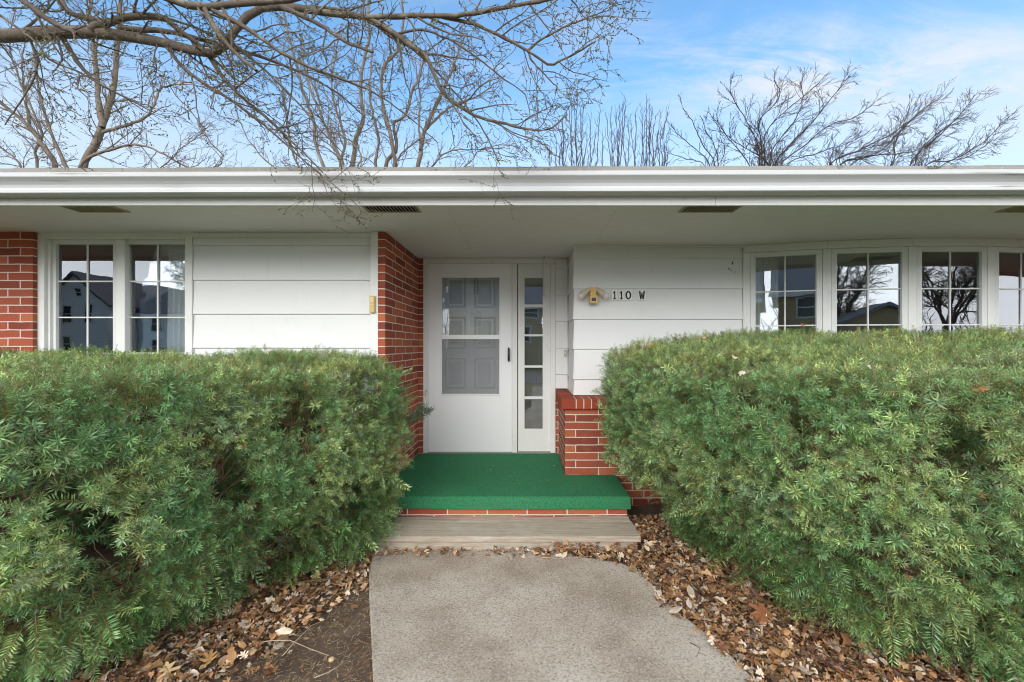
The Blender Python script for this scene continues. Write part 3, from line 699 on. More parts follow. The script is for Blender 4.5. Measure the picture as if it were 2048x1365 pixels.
# ------------------------------------------------------------------ things on the walls
x, z, y = .617, ZV(585, YR), YR - .012
lt = empty('flood_light', (x, y, z), 'brass twin flood light with two clear bulbs on the siding left of the number', 'light')
m = MB(); m.box(x - .026, x + .026, y - .018, y + .004, z - .055, z + .040); m.build('back_plate', M_BRASS, lt, bevel=.004)
m = MB(); m.box(x - .028, x + .028, y - .055, y - .019, z - .044, z + .039); m.build('arm', M_BRASS, lt, bevel=.003)
m = MB(); m.box(x - .037, x + .037, y - .085, y - .02, z - .113, z - .042); sb = m.build('sensor_box', M_BRASS, lt, bevel=.004)
MB().box(x - .02, x + .02, y - .088, y - .084, z - .094, z - .062).build('sensor_lens', plain('sensor_lens_dark', (.06, .07, .08), .2, .5), sb)
for sx in (-1, 1):
    a = Vector((x + sx * .027, y - .035, z + .030)); d = Vector((sx * .74, -.22, -.62)).normalized()
    m = MB(); m.tube([a, a + d * .012, a + d * .05, a + d * .088, a + d * .098], [.014, .019, .025, .031, .033], 14); hd = m.build('lamp_holder', M_GREY, lt, smooth=True)
    c = a + d * .118
    m = MB(); m.ball(c, .033, 16, 10); m.build('bulb', M_BULB, lt, smooth=True)
    m = MB(); m.tube([a + d * .088, c + d * .012], [.012, .008], 8); m.build('bulb_stem', M_GREY, lt, smooth=True)
# number plates reading 110 W
hn = empty('house_number', (.95, YR - .012, ZV(591, YR)), 'black house number 110 W on small white plates', 'house number')
sR = F / (YR - .014)
def glyph(ch, x0, x1, z0, z1):
    w = x1 - x0; h = z1 - z0; q = lambda pts: [(x0 + a * w, z0 + b * h) for a, b in pts]
    if ch == '1': return [q([(.05, 0), (.95, 0), (.95, .12), (.70, .12), (.70, 1), (.42, 1), (.08, .82), (.08, .68), (.36, .76), (.36, .12), (.05, .12)])]
    if ch == 'W': return [q([(0, 1), (.26, 1), (.34, .36), (.42, .85), (.58, .85), (.66, .36), (.74, 1), (1, 1), (.82, 0), (.58, 0), (.5, .42), (.42, 0), (.18, 0)])]
    n = 28; outer = [(.5 + .5 * math.cos(2*math.pi*i/n), .5 + .51 * math.sin(2*math.pi*i/n)) for i in range(n)]; inner = [(.5 + .22 * math.cos(2*math.pi*i/n), .5 + .34 * math.sin(2*math.pi*i/n)) for i in range(n)]
    return [q([outer[i], outer[(i+1) % n], inner[(i+1) % n], inner[i]]) for i in range(n)]
yy = YR - .0125
for ch, ua, ub in (('1', 1225.6, 1232.6), ('1', 1238.8, 1246.2), ('0', 1250.6, 1262.4), ('W', 1277.6, 1289.8)):
    xa, xb = (ua - UC) / sR, (ub - UC) / sR; za, zb = E + (VC - 599.2) / sR, E + (VC - 582.6) / sR
    c = (xa + xb) / 2; hw = max((xb - xa) / 2 + .008, .026)
    pl = MB().box(c - hw, c + hw, yy - .004, yy + .004, za - .011, zb + .011).build('number_plate', M_PLATE, hn, bevel=.001)
    m = MB()
    for p in glyph(ch, xa, xb, za, zb): m.extrude_y(p[::-1] if ch != '0' else p, yy - .0062, yy - .0042)
    m.build('letter' if ch == 'W' else 'numeral', M_BLACK, pl)
# keypad on the corner board
xk, zk = XU(746.3, YB), ZV(609.5, YB); yk = YB - .004
kp = empty('wall_keypad', (xk, yk, zk), 'tan plastic keypad on the white corner board beside the brick', 'keypad')
MB().box(xk - .0225, xk + .0225, yk - .024, yk - .0005, zk - .071, zk + .071).build('case', M_GOLD, kp, bevel=.007)
MB().box(xk - .0165, xk + .0165, yk - .0275, yk - .0235, zk + .012, zk + .058).box(xk - .0165, xk + .0165, yk - .0275, yk - .0235, zk - .012, zk + .004).build('key_cover', plain('tan_plastic_light', (.66, .50, .22), .4, .45), kp, bevel=.002)
# door bell
xb_, zb_ = XU(1130, YD), ZV(706.5, YD); yb_ = YD - .016
db = empty('door_bell', (xb_, yb_, zb_), 'narrow beige door bell on the siding strip right of the sidelight', 'door bell')
MB().box(xb_ - .012, xb_ + .012, yb_ - .014, yb_ + .004, zb_ - .035, zb_ + .035).build('case', plain('beige_plastic', (.46, .42, .34), .5, .4), db, bevel=.004)
MB().box(xb_ - .006, xb_ + .006, yb_ - .018, yb_ - .0135, zb_ - .012, zb_ + .014).build('button', plain('bell_button', (.70, .66, .58), .4, .4), db, bevel=.002)
# wire plant hook from the soffit
xh = XU(1086, 4.5); m = MB(); z0 = ZV(592, 4.5)
m.tube([(xh + .016, 4.5, ZS - .03), (xh + .015, 4.5, ZS - .004), (xh + .008, 4.5, ZS + .002), (xh, 4.5, ZS - .006), (xh, 4.5, z0 + .03), (xh + .002, 4.5, z0 + .008), (xh + .012, 4.5, z0), (xh + .02, 4.5, z0 + .012)], .0022, 6)
o = m.build('wire_hook', M_WIRE, loc=(xh, 4.5, ZS)); tag(o, 'thin bent wire hook hanging from the soffit in front of the sidelight', 'hook')

# ------------------------------------------------------------------ yew hedges
def sinfield(seed, wl, n=14):
    r = np.random.RandomState(seed); k = r.randn(n, 3); k /= np.linalg.norm(k, axis=1, keepdims=True); k *= (2 * np.pi / (wl * r.uniform(.6, 1.6, n)))[:, None]; ph = r.uniform(0, 6.28, n)
    return lambda p: np.sin(p @ k.T + ph).sum(1) / math.sqrt(n / 2)
def poly_sd(x, y, poly):
    d = np.full(x.shape, 1e9); ins = np.zeros(x.shape, bool); n = len(poly)
    for i in range(n):
        (ax, ay), (bx, by) = poly[i], poly[(i + 1) % n]; ex, ey = bx - ax, by - ay
        t = np.clip(((x - ax) * ex + (y - ay) * ey) / (ex * ex + ey * ey), 0, 1); d = np.minimum(d, np.hypot(x - ax - t * ex, y - ay - t * ey))
        c = ((ay > y) != (by > y)) & (x < (bx - ax) * (y - ay) / (by - ay + 1e-12) + ax); ins ^= c
    return np.where(ins, d, -d)
def sprig_templates(seed):
    r = np.random.RandomState(seed); T = []
    def one(L, n, flat, nl, ang):
        V = []; Fc = []; tint = []
        bend = r.uniform(-.25, .25, 2)
        ax = lambda t: np.array([bend[0] * L * t * t, bend[1] * L * t * t, L * t])
        # stem: a thin three-sided tube
        for t in (0, .5, 1.0):
            for j in range(3):
                a = 2.094 * j; V.append(ax(t) + .0016 * (1.15 - t) * np.array([math.cos(a), math.sin(a), 0])); tint.append(20)
        for s_ in (0, 3):
            for j in range(3): Fc.append((s_ + j, s_ + (j + 1) % 3, s_ + 3 + (j + 1) % 3, s_ + 3 + j))
        for i in range(n):
            t = .06 + .94 * (i + r.uniform(-.3, .3)) / n; t = min(max(t, .03), 1)
            az = (i % 2) * math.pi + r.uniform(-.42, .42) if flat else i * 2.39996 + r.uniform(-.3, .3)
            th = ang * (1.12 - .55 * t ** 3) + r.uniform(-.14, .14); ln = nl * (1.05 - .35 * t ** 2) * r.uniform(.8, 1.12)
            d = np.array([math.sin(th) * math.cos(az), math.sin(th) * math.sin(az), math.cos(th)]); p = ax(t)
            tz = np.array([0, 0, 1.]); sd_ = np.cross(d, tz); sd_ /= np.linalg.norm(sd_) + 1e-9
            if flat: sd_ = tz - d * d.dot(tz); sd_ /= np.linalg.norm(sd_) + 1e-9; sd_ = sd_ * .9 + np.cross(d, sd_) * .3
            hw = .0020 * r.uniform(.85, 1.15); nb = .5 * r.uniform(-1, 1); curve = np.cross(sd_, d) * ln * r.uniform(-.1, .12)
            b = len(V); V += [p, p + d * ln * .5 + sd_ * hw + curve, p + d * ln + curve * .4, p + d * ln * .5 - sd_ * hw + curve]; tint += [nb, nb, 10 + nb, nb]; Fc.append((b, b + 1, b + 2, b + 3))
        return np.array(V), np.array(Fc), np.array(tint)
    rad = [one(r.uniform(.030, .080), 21, False, .031, r.uniform(.95, 1.3)) for _ in range(10)]
    flat = [one(r.uniform(.10, .15), 30, True, .029, r.uniform(.95, 1.15)) for _ in range(4)]
    return rad, flat
RAD, FLAT = sprig_templates(11)
def rot_to(dirs, spin):
    z = dirs / (np.linalg.norm(dirs, axis=1, keepdims=True) + 1e-9); ref = np.where(np.abs(z[:, 2:3]) > .95, np.array([1., 0, 0]), np.array([0, 0, 1.]))
    x = np.cross(ref, z); x /= np.linalg.norm(x, axis=1, keepdims=True) + 1e-9; y = np.cross(z, x)
    c, s_ = np.cos(spin)[:, None], np.sin(spin)[:, None]; X = x * c + y * s_; Y = -x * s_ + y * c
    return np.stack([X, Y, z], 2)      # columns
GREENS = np.array([(.104, .222, .080), (.168, .302, .100), (.140, .255, .122), (.232, .358, .120), (.300, .375, .128), (.198, .300, .150)])
def place_sprigs(pos, dirs, spin, scale, tid, flat, colr, tip):
    Vs, Fs, Cs = [], [], []; base = 0
    Rm = rot_to(dirs, spin)
    for lib, isflat in ((RAD, False), (FLAT, True)):
        for k, (V, Fc, tn) in enumerate(lib):
            m = np.where((flat == isflat) & (tid % len(lib) == k))[0]
            if not len(m): continue
            W_ = np.einsum('nij,vj->nvi', Rm[m], V) * scale[m][:, None, None] + pos[m][:, None]
            n, v = len(m), len(V); Vs.append(W_.reshape(-1, 3)); Fs.append((Fc[None] + (np.arange(n) * v)[:, None, None] + base).reshape(-1, 4)); base += n * v
            c = np.repeat(colr[m][:, None], v, 1).copy(); ist = tn > 5; c[:, tn > 5] = tip[m][:, None]; c *= (1 + np.where(tn > 15, 0, np.where(ist, tn - 10, tn)))[None, :, None]
            stem = np.array([.20, .125, .05]); c[:, tn > 15] = stem * (0.6 + .4 * (colr[m][:, 1:2] / .12))[:, None]
            Cs.append(c.reshape(-1, 3))
    return np.concatenate(Vs), np.concatenate(Fs), np.concatenate(Cs)
def hedge(name, label, loc, poly, ztop, inset, seed, bb, ncand, gap_thr, stubs, extra=None, low=0.5, gapmul=1.0):
    r = np.random.RandomState(seed); lump = sinfield(seed + 1, .24); lump2 = sinfield(seed + 2, .75); gap = sinfield(seed + 3, .36); hue = sinfield(seed + 4, .5); fine = sinfield(seed + 5, .13)
    def depth(p, rough=True):
        a = poly_sd(p[:, 0], p[:, 1], poly) - inset(p); b = ztop(p[:, 0], p[:, 1]) - p[:, 2]
        k = .05; h = np.clip(.5 + .5 * (b - a) / k, 0, 1); d = b * (1 - h) + a * h - k * h * (1 - h)
        if rough: d = d + .027 * lump(p) * np.where(p[:, 2] > 1.1, .45, 1) + .016 * lump2(p) + .014 * fine(p) * np.where(p[:, 2] > 1.1, .5, 1)
        return d
    p = np.stack([r.uniform(bb[0], bb[1], ncand), r.uniform(bb[2], bb[3], ncand), r.uniform(.05, bb[4], ncand)], 1)
    d = depth(p); m = (d > 0) & (d < .34); p, d = p[m], d[m]
    e = .02; g = np.stack([depth(p + np.eye(3)[i] * e, False) - depth(p - np.eye(3)[i] * e, False) for i in range(3)], 1); nrm_ = -g / (np.linalg.norm(g, axis=1, keepdims=True) + 1e-9)
    top = np.clip(nrm_[:, 2], 0, 1)
    # keep a dense skin, a sparser inside; open dark gaps on the sides
    ps = p + nrm_ * d[:, None]; gp_ = gap(ps * np.array([1, 1, .62])) ; hole = (gp_ > gap_thr + .25 * np.abs(lump(ps)) + 1.2 * top) & (top < .6)
    prob = np.where(d < .05, 1.0, np.where(d < .10, .60, .11)); prob = np.where(hole & (d < .24), 0.0, prob); prob = np.where(hole & (d >= .24), prob * .3, prob); prob = np.where((nrm_[:, 1] > .4) & (d < .14), .85, prob)
    
    keep = r.uniform(size=len(p)) < prob; p, d, nrm_, top, gp_ = p[keep], d[keep], nrm_[keep], top[keep], gp_[keep]
    n = len(p); zz_ = p[:, 2]; print('sprigs', n)
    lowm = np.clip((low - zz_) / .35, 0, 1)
    dirs = nrm_ * (0.95 + .1 * lowm[:, None]) + np.array([0, 0, 1.]) * (.42 - .75 * lowm)[:, None] + r.randn(n, 3) * .46
    flat = r.uniform(size=n) < (.08 + (.8 if stubs[0][0] < 0 else .35) * lowm * np.clip((2.2 - p[:, 1]) / .5, .15, 1)) * (1 - top)
    scale = r.uniform(.66, 1.34, n) * (1 + .14 * np.tanh(lump2(p * 1.7))) * np.where(d > .1, 1.1, 1.0) * (1 - .18 * top) * (1 + .12 * lowm) * np.where(d < .03, .72, 1.0)
    hv = np.clip(hue(p) * .35 + .5 + r.randn(n) * .18, 0, .999)
    ci = (hv * 5).astype(int); fr = (hv * 5 - ci)[:, None]; c = GREENS[ci] * (1 - fr) + GREENS[np.minimum(ci + 1, 5)] * fr
    c = c * r.uniform(.85, 1.5, n)[:, None]
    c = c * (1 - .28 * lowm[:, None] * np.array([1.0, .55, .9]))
    c = c * (1 + .38 * top[:, None] * np.array([1.25, 1.0, .8]))  # light from above painted in: sprigs on the hedge top made paler and yellower
    yel = (r.uniform(size=n) < .10 + .14 * top); c[yel] = c[yel] * .5 + np.array([.15, .17, .055]) * .5
    dead = (r.uniform(size=n) < .012 + .06 * (gp_ > gap_thr - .35)) & (d < .15) & (zz_ > .3); scale[dead] *= .62; flat[dead] = False; c[dead] = np.array([.34, .19, .075]) * r.uniform(.6, 1.2, (dead.sum(), 1))
    tip = c * 1.25 + np.array([.02, .02, .008]); tt = r.uniform(size=n) < .12 + .45 * top; tip[tt] = np.array([.36, .29, .15]) * r.uniform(.7, 1.2, (tt.sum(), 1))
    if extra is not None:
        ep, ed = extra; k = len(ep); p = np.concatenate([p, ep]); dirs = np.concatenate([dirs, ed]); flat = np.concatenate([flat, np.zeros(k, bool)]); scale = np.concatenate([scale, np.full(k, 1.0)])
        cc = np.tile(np.array([[.05, .105, .055]]), (k, 1)); c = np.concatenate([c, cc]); tip = np.concatenate([tip, cc * 1.3]); n += k
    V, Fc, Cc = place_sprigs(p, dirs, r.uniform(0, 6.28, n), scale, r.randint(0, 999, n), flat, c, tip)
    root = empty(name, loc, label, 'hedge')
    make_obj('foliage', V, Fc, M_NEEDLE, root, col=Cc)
    # woody stems fanning up from the stubs, reaching the inside of the skin
    paths = []; radii = []
    for sx, sy in stubs:
        for _ in range(20):
            a = r.uniform(0, 6.28); tx, ty = sx + r.uniform(-.5, .5), sy + r.uniform(-.45, .45); tz = r.uniform(.45, 1.3)
            q = np.array([[tx, ty, tz]]); dd = depth(q)[0]
            for _k in range(12):
                if dd > .05: break
                q = q * .85 + np.array([[sx, sy, .6]]) * .15; dd = depth(q)[0]
            pts = np.linspace(0, 1, 8)[:, None] * (q - np.array([[sx, sy, 0]])) + np.array([[sx, sy, 0]]); t = np.linspace(0, 1, 8)
            pts[:, :2] -= (q[0, :2] - np.array([sx, sy])) * (np.sin(t * np.pi) * .22)[:, None]; pts += r.randn(8, 3) * .012; pts[0, 2] = -.03
            paths.append(pts); radii.append(np.linspace(r.uniform(.009, .017), .003, 8))
            for _k in range(9):
                t0 = r.randint(3, 7); st = pts[t0]; dv = r.randn(3) * .6 + np.array([0, 0, .5]) + (q[0] - np.array([sx, sy, .6])) * .8; dv /= np.linalg.norm(dv); L = r.uniform(.12, .34)
                en = st + dv * L; 
                if depth(en[None])[0] < .03: continue
                bp_ = st + np.linspace(0, 1, 8)[:, None] * (en - st); bp_ += r.randn(8, 3) * .006; bp_[0] = st; paths.append(bp_); radii.append(np.linspace(.0045, .0016, 8))
    V, Fc = tubes(np.array(paths), np.array(radii), 6); make_obj('stem', V, Fc, M_HBRANCH, root, smooth=True)
    return n
# left hedge
polyL = [(-.93, 3.30), (-.855, 3.10), (-.90, 2.85), (-1.05, 2.50), (-1.26, 2.12), (-1.50, 1.72), (-1.72, 1.42), (-2.2, 1.26), (-3.0, 1.18), (-4.6, 1.15), (-4.6, 3.32)]
def ztL(x, y): return E - .085 - .055 * np.clip((2.9 - y) / 1.4, 0, 1.3) - .10 * np.clip((x + 1.25) / .4, 0, 1) ** 2 + .012 * np.sin(x * 7)
def inL(p): return .02 + .46 * np.clip((.62 - p[:, 2]) / .62, 0, 1) ** 1.35 * np.clip((2.95 - p[:, 1]) / .6, .35, 1)
ext = np.random.RandomState(77); a0 = np.array([-.90, 3.02, E - .55]); a1 = np.array(P(862, 815, 2.95)); ts = ext.uniform(.2, 1, 34)
ep = a0 + ts[:, None] * (a1 - a0) + ext.randn(34, 3) * .030; ed = (a1 - a0)[None] / np.linalg.norm(a1 - a0) + ext.randn(34, 3) * .55 + np.array([0, 0, .35])
hedge('clipped_yew_hedge', 'large clipped yew hedge left of the walk, under the double window', (-2.3, 2.4, 0), polyL, ztL, inL, 21, (-4.5, -.7, 1.1, 3.4, 1.5), 370000, .46,
      [(-1.45, 2.75), (-1.9, 2.2), (-2.3, 2.7), (-2.8, 2.0), (-3.2, 2.6), (-3.8, 2.1)], (ep, ed), .55)
# right hedge
polyR = [(.66, 3.50), (.575, 3.25), (.60, 3.0), (.74, 2.6), (.93, 2.2), (1.15, 1.86), (1.5, 1.66), (2.1, 1.54), (3.0, 1.46), (4.7, 1.44), (4.7, 3.56), (1.2, 3.62)]
def ztR(x, y): return E + .085 - .22 * np.clip((3.3 - y) / 1.7, 0, 1.2) - .12 * np.clip((1.85 - x) / 1.3, 0, 1) ** 1.5 * np.clip((y - 1.5) / 1.5, .3, 1) + .010 * np.sin(x * 6 + y * 3)
def inR(p): return .01 + .56 * np.clip((.82 - p[:, 2]) / .82, 0, 1) ** 1.3 * np.where(p[:, 0] < 1.2, 1, np.clip(1 - (p[:, 0] - 1.2) / .5, .5, 1))
hedge('clipped_yew_hedge', 'large clipped yew hedge right of the walk, under the bow window', (2.3, 2.5, 0), polyR, ztR, inR, 31, (.45, 4.5, 1.35, 3.7, 1.65), 390000, .80,
      [(1.35, 2.9), (1.7, 2.3), (2.2, 2.8), (2.7, 2.1), (3.3, 2.7), (3.9, 2.2)], None, .5)

# ------------------------------------------------------------------ fallen leaves, needles, twigs
def leaf_templates(seed):
    r = np.random.RandomState(seed); T = []
    def build(prof):   # prof: (x along, half width) outline -> closed fan with a raised/curled blade
        out = [(x, w) for x, w in prof] + [(x, -w) for x, w in prof[::-1]]
        cu, cv, tw = r.uniform(-1.6, 1.6), r.uniform(-2.2, 2.2), r.uniform(-1, 1)
        V = [(.5, 0)] + out; V = np.array([(x - .5, y, cu * (x - .5) ** 2 * .5 + cv * y * y + tw * (x - .5) * y + .04 * r.randn()) for x, y in V]); n = len(out)
        Fc = np.array([(0, 1 + i, 1 + (i + 1) % n) for i in range(n)]); return V, Fc
    oak = [(0, .01), (.10, .03), (.16, .13), (.22, .17), (.26, .09), (.30, .08), (.40, .27), (.47, .29), (.50, .12), (.56, .11), (.66, .25), (.73, .25), (.75, .11), (.83, .12), (.90, .10), (1, .0)]
    maple = [(0, .01), (.14, .02), (.10, .22), (.18, .30), (.26, .22), (.34, .50), (.44, .46), (.50, .22), (.58, .18), (.70, .30), (.74, .22), (.80, .10), (1, 0)]
    pin = [(0, .01), (.16, .015), (.16, .16), (.24, .20), (.27, .04), (.36, .05), (.42, .34), (.52, .38), (.52, .06), (.62, .06), (.72, .27), (.80, .28), (.77, .07), (.88, .08), (1, 0)]
    oval = [(0, .01), (.1, .10), (.25, .20), (.45, .24), (.65, .20), (.85, .10), (1, 0)]
    frag = [(0, .08), (.15, .22), (.4, .16), (.6, .28), (.85, .2), (1, .05)]
    for pr in (oak, oak, maple, maple, pin, pin, oval, oval, frag, frag): T.append(build(pr))
    return T
LEAFT = leaf_templates(5)
LEAFC = np.array([(.33, .185, .085), (.39, .235, .12), (.25, .125, .06), (.46, .31, .18), (.18, .085, .05), (.30, .15, .07), (.56, .45, .34), (.15, .09, .065), (.37, .20, .09), (.50, .41, .32)]) * 1.28
def leaves_mesh(pos, nrm_, size, seed):
    r = np.random.RandomState(seed); n = len(pos); Rm = rot_to(nrm_, r.uniform(0, 6.28, n)); tid = r.randint(0, len(LEAFT), n); cc = LEAFC[r.randint(0, len(LEAFC), n)] * r.uniform(.6, 1.45, (n, 1))
    Vs, Fs, Cs = [], [], []; base = 0
    for k, (V, Fc) in enumerate(LEAFT):
        m = np.where(tid == k)[0]
        if not len(m): continue
        cur = r.uniform(.4, 1.6, len(m)); Vk = np.repeat(V[None], len(m), 0); Vk[:, :, 2] *= cur[:, None]
        W_ = np.einsum('nij,nvj->nvi', Rm[m], Vk) * size[m][:, None, None] + pos[m][:, None]; v = len(V)
        Vs.append(W_.reshape(-1, 3)); Fs.append((Fc[None] + (np.arange(len(m)) * v)[:, None, None] + base).reshape(-1, 3)); base += len(m) * v
        c = np.repeat(cc[m][:, None], v, 1); c[:, 0] *= .8; Cs.append(c.reshape(-1, 3))
    return np.concatenate(Vs), np.concatenate(Fs), np.concatenate(Cs)
def litter():
    r = np.random.RandomState(9); n = 90000
    x, y = r.uniform(-2.6, 3.4, n), r.uniform(.9, 3.5, n)
    sdw = poly_sd(x, y, walk_poly)
    nz = sinfield(90, .35)(np.stack([x, y, 0 * x], 1))
    p = np.zeros(n)
    right = (x > .2) & (sdw < .0); p[right] = .62
    edge = (x > .3) & (sdw >= 0) & (sdw < .05); p[edge] = .22
    left = (x < -.2) & (sdw < .0); hd = poly_sd(x, y, polyL)
    # a band under and just outside the hedge on the left, thinning out to bare soil by the walk
    near_step = (y > 2.42)
    p[left] = np.where(hd[left] > -.12, .50, np.where(near_step[left], .42, .10 * np.clip(1 + (hd[left] + .12) * 5, 0, 1)))
    p[left] *= np.clip(.85 + .4 * nz[left], .2, 1.2)
    front = (y > 2.80) & (y < 2.935) & (x > -1.1) & (x < .9); p[front] = np.maximum(p[front], np.where(x[front] > .05, .6, .22) * (y[front] - 2.78) / .13)
    under = (y > 2.93) & (x < .79) & (x > -1.75); p[under] = 0; p[(y > 3.8)] = 0
    deep = (x < -2.3) | (x > 2.9); p[deep] *= .4
    keep = r.uniform(size=n) < p * 1.1; x, y, sdw = x[keep], y[keep], sdw[keep]; n = len(x)
    lay = r.uniform(0, 1, n); z = -.022 + lay * .045 + np.where(sdw > 0, .012, 0)
    z += np.where((x > .15) & (y > 2.55) & (y < 3.3), .03 * lay, 0)
    nn = np.stack([r.randn(n) * .42, r.randn(n) * .42, np.ones(n)], 1); size = r.uniform(.018, .054, n); big = r.uniform(size=n) < .08; size[big] *= 1.7
    V, Fc, Cc = leaves_mesh(np.stack([x, y, z], 1), nn, size, 10)
    # crumbs on the carpet
    tag(make_obj('leaf_litter', V, Fc, M_LEAF, col=Cc), kind='stuff')
    k = 46; cx_ = r.uniform(-.9, .7, k); cy = r.uniform(3.32, 4.5, k); ok = ~((cx_ > .30) & (cy > 3.75)); cx_, cy = cx_[ok], cy[ok]; k = len(cx_)
    V, Fc, Cc = leaves_mesh(np.stack([cx_, cy, np.full(k, ZF + .004)], 1), np.stack([r.randn(k) * .1, r.randn(k) * .1, np.ones(k)], 1), r.uniform(.008, .030, k), 12)
    tag(make_obj('leaf_crumbs', V, Fc, M_LEAF, col=Cc * .62), kind='stuff')
    # dry needles and grass clippings over the bare soil, walk edge and litter
    n = 30000; x, y = r.uniform(-1.9, 1.5, n), r.uniform(1.5, 2.93, n); sdw = poly_sd(x, y, walk_poly)
    pr = np.where(sdw < 0, .85, np.where(sdw < .06, .18, .010)); pr = np.where((x > 0) & (sdw < 0), .4, pr); keep = r.uniform(size=n) < pr; x, y, sdw = x[keep], y[keep], sdw[keep]; n = len(x)
    a = r.uniform(0, 6.28, n); L = r.uniform(.008, .034, n); d = np.stack([np.cos(a), np.sin(a), r.randn(n) * .16], 1); q = np.stack([-np.sin(a), np.cos(a), 0 * a], 1) * .0011
    p0 = np.stack([x, y, np.where(sdw > 0, .003, -.018) + r.uniform(0, .012, n)], 1); p1 = p0 + d * L[:, None]
    V = np.stack([p0 - q, p0 + q, p1 + q * .6, p1 - q * .6], 1).reshape(-1, 3); Fc = np.arange(n * 4).reshape(n, 4); C3 = np.array([(.42, .28, .14), (.30, .17, .08), (.52, .42, .27), (.14, .085, .05)])[r.randint(0, 4, n)] * r.uniform(.7, 1.5, (n, 1))
    tag(make_obj('needle_litter', V, Fc, M_LEAF, col=np.repeat(C3, 4, 0)), kind='stuff')
litter()
M_TWIG = plain('pale_twig', (.50, .40, .29), .8, .2, .25, 40)
M_TWIGB = plain('brown_twig', (.24, .14, .08), .85, .2, .25, 40)
def gp3(u, v, z=0.0): D = F * (E - z) / (v - VC); return ((u - UC) / F * D, D, z)
def twig(pix, r0, mat, label, group='twigs on the ground', z=.008):
    m = MB(); pts = [Vector(gp3(u, v, z)) for u, v in pix]; m.tube(pts, [r0 * (1 - .6 * i / (len(pts) - 1)) for i in range(len(pts))], 6)
    tag(m.build('twig', mat, loc=tuple(pts[0]), smooth=True), label, 'twig', group)
twig([(502, 1288), (540, 1282), (580, 1281), (620, 1298), (658, 1312)], .0022, M_TWIG, 'long pale twig lying across the bare soil left of the walk')
twig([(565, 1312), (590, 1284), (612, 1262), (622, 1252), (650, 1240)], .0019, M_TWIG, 'pale twig crossing the longer twig on the bare soil')
twig([(628, 1356), (655, 1346), (672, 1336), (690, 1322)], .0018, M_TWIG, 'short bent pale twig at the bottom edge of the soil')
twig([(714, 1281), (735, 1288), (742, 1310), (746, 1328)], .0024, M_TWIGB, 'brown hooked twig beside the left edge of the walk')
twig([(1072, 1114), (1110, 1117), (1150, 1116), (1184, 1112)], .0022, M_TWIG, 'thin straw twig lying in front of the wooden step', z=.012)
twig([(590, 1165), (650, 1160), (690, 1152), (720, 1158)], .0038, M_TWIGB, 'brown twig under the left hedge near the walk', z=.02)
twig([(1380, 1285), (1400, 1296), (1395, 1312)], .0020, M_TWIGB, 'curved brown twig on the concrete near the right leaves', z=.004)
px, py, pz = gp3(663, 1321); o = MB().ball((0 + px, py, .004), .013, 12, 8, (1, 1, .75)).build('acorn', plain('acorn_tan', (.52, .37, .20), .6, .3), loc=(px, py, 0), smooth=True); tag(o, 'round tan acorn on the bare soil beside the pale twig', 'acorn')
# pale leaves caught on the right hedge and lying on the ground: each its own thing
def one_leaf(pos, nrm_, size, k, colr, label, group):
    V, Fc = LEAFT[k]; Rm = rot_to(np.array([nrm_], float), np.array([k * 1.3 + size * 90]))[0]; W_ = (V * np.array([1, 1, .9])) @ Rm.T * size + np.array(pos)
    c = np.tile(np.array(colr), (len(V), 1)); c[0] *= .85
    tag(make_obj('fallen_leaf', W_, Fc, M_LEAF, loc=tuple(pos), col=c), label, 'leaf', group)
GH = 'dry leaves caught on the right hedge'
def onR(u, v):     # where the sight line through (u, v) meets the top of the right hedge
    for D in np.linspace(1.4, 3.5, 400):
        x, y, z = P(u, v, D)
        if poly_sd(np.array([x]), np.array([y]), polyR)[0] > .02 and z < ztR(np.array([x]), np.array([y]))[0] + .03: return (x, y + .012, z - .004)
    return P(u, v, 2.4)
for u, v, sz, k, c, lb in ((1471, 713, .075, 6, (.66, .52, .40), 'pale cupped leaf caught in the right hedge near its left end'),
                           (1487, 744, .060, 2, (.68, .58, .48), 'whitish leaf caught just below the pale cupped leaf on the right hedge'),
                           (1300, 690, .070, 4, (.50, .26, .11), 'orange brown leaf at the left end of the right hedge top'),
                           (1548, 688, .065, 8, (.62, .50, .40), 'pinkish leaf on the right hedge top below the first bow pane'),
                           (1604, 652, .060, 5, (.42, .15, .05), 'rust red leaf standing up before the first bow window'),
                           (1748, 737, .095, 7, (.60, .48, .34), 'long pale leaf lying on the front rim of the right hedge'),
                           (1965, 775, .085, 1, (.44, .22, .09), 'brown lobed leaf stuck in the right hedge near the right picture edge'),
                           (1410, 675, .055, 3, (.56, .38, .24), 'small tan leaf on the right hedge top beside the siding')):
    one_leaf(onR(u, v), (.25 * (k - 4), -.55, .7), sz * .66, k, c, lb, GH)
GL = 'oak leaves lying on the ground'
for u, v, sz, k, c, lb in ((337, 1342, .105, 4, (.60, .42, .22), 'large tan star shaped oak leaf at the bottom left by the hedge'),
                           (418, 1320, .085, 5, (.48, .27, .10), 'orange oak leaf right of the large tan star leaf'),
                           (575, 1243, .075, 4, (.52, .33, .16), 'tan pointed oak leaf amid the left litter'),
                           (475, 1213, .085, 0, (.42, .27, .14), 'brown lobed oak leaf at the foot of the left hedge'),
                           (1378, 1208, .065, 6, (.66, .58, .50), 'bleached curled leaf on the right edge of the walk'),
                           (1525, 1228, .15, 2, (.36, .15, .07), 'large flat rust brown leaf under the right hedge'),
                           (1125, 1083, .06, 9, (.56, .38, .22), 'pointed tan leaf leaning against the wooden step')):
    x, y, z = gp3(u, v, .035)
    lean = (0, -.75, .6) if k == 9 else (.12, -.35, 1)
    one_leaf((x, min(y, 2.90), z), lean, sz, k, c, lb, GL)

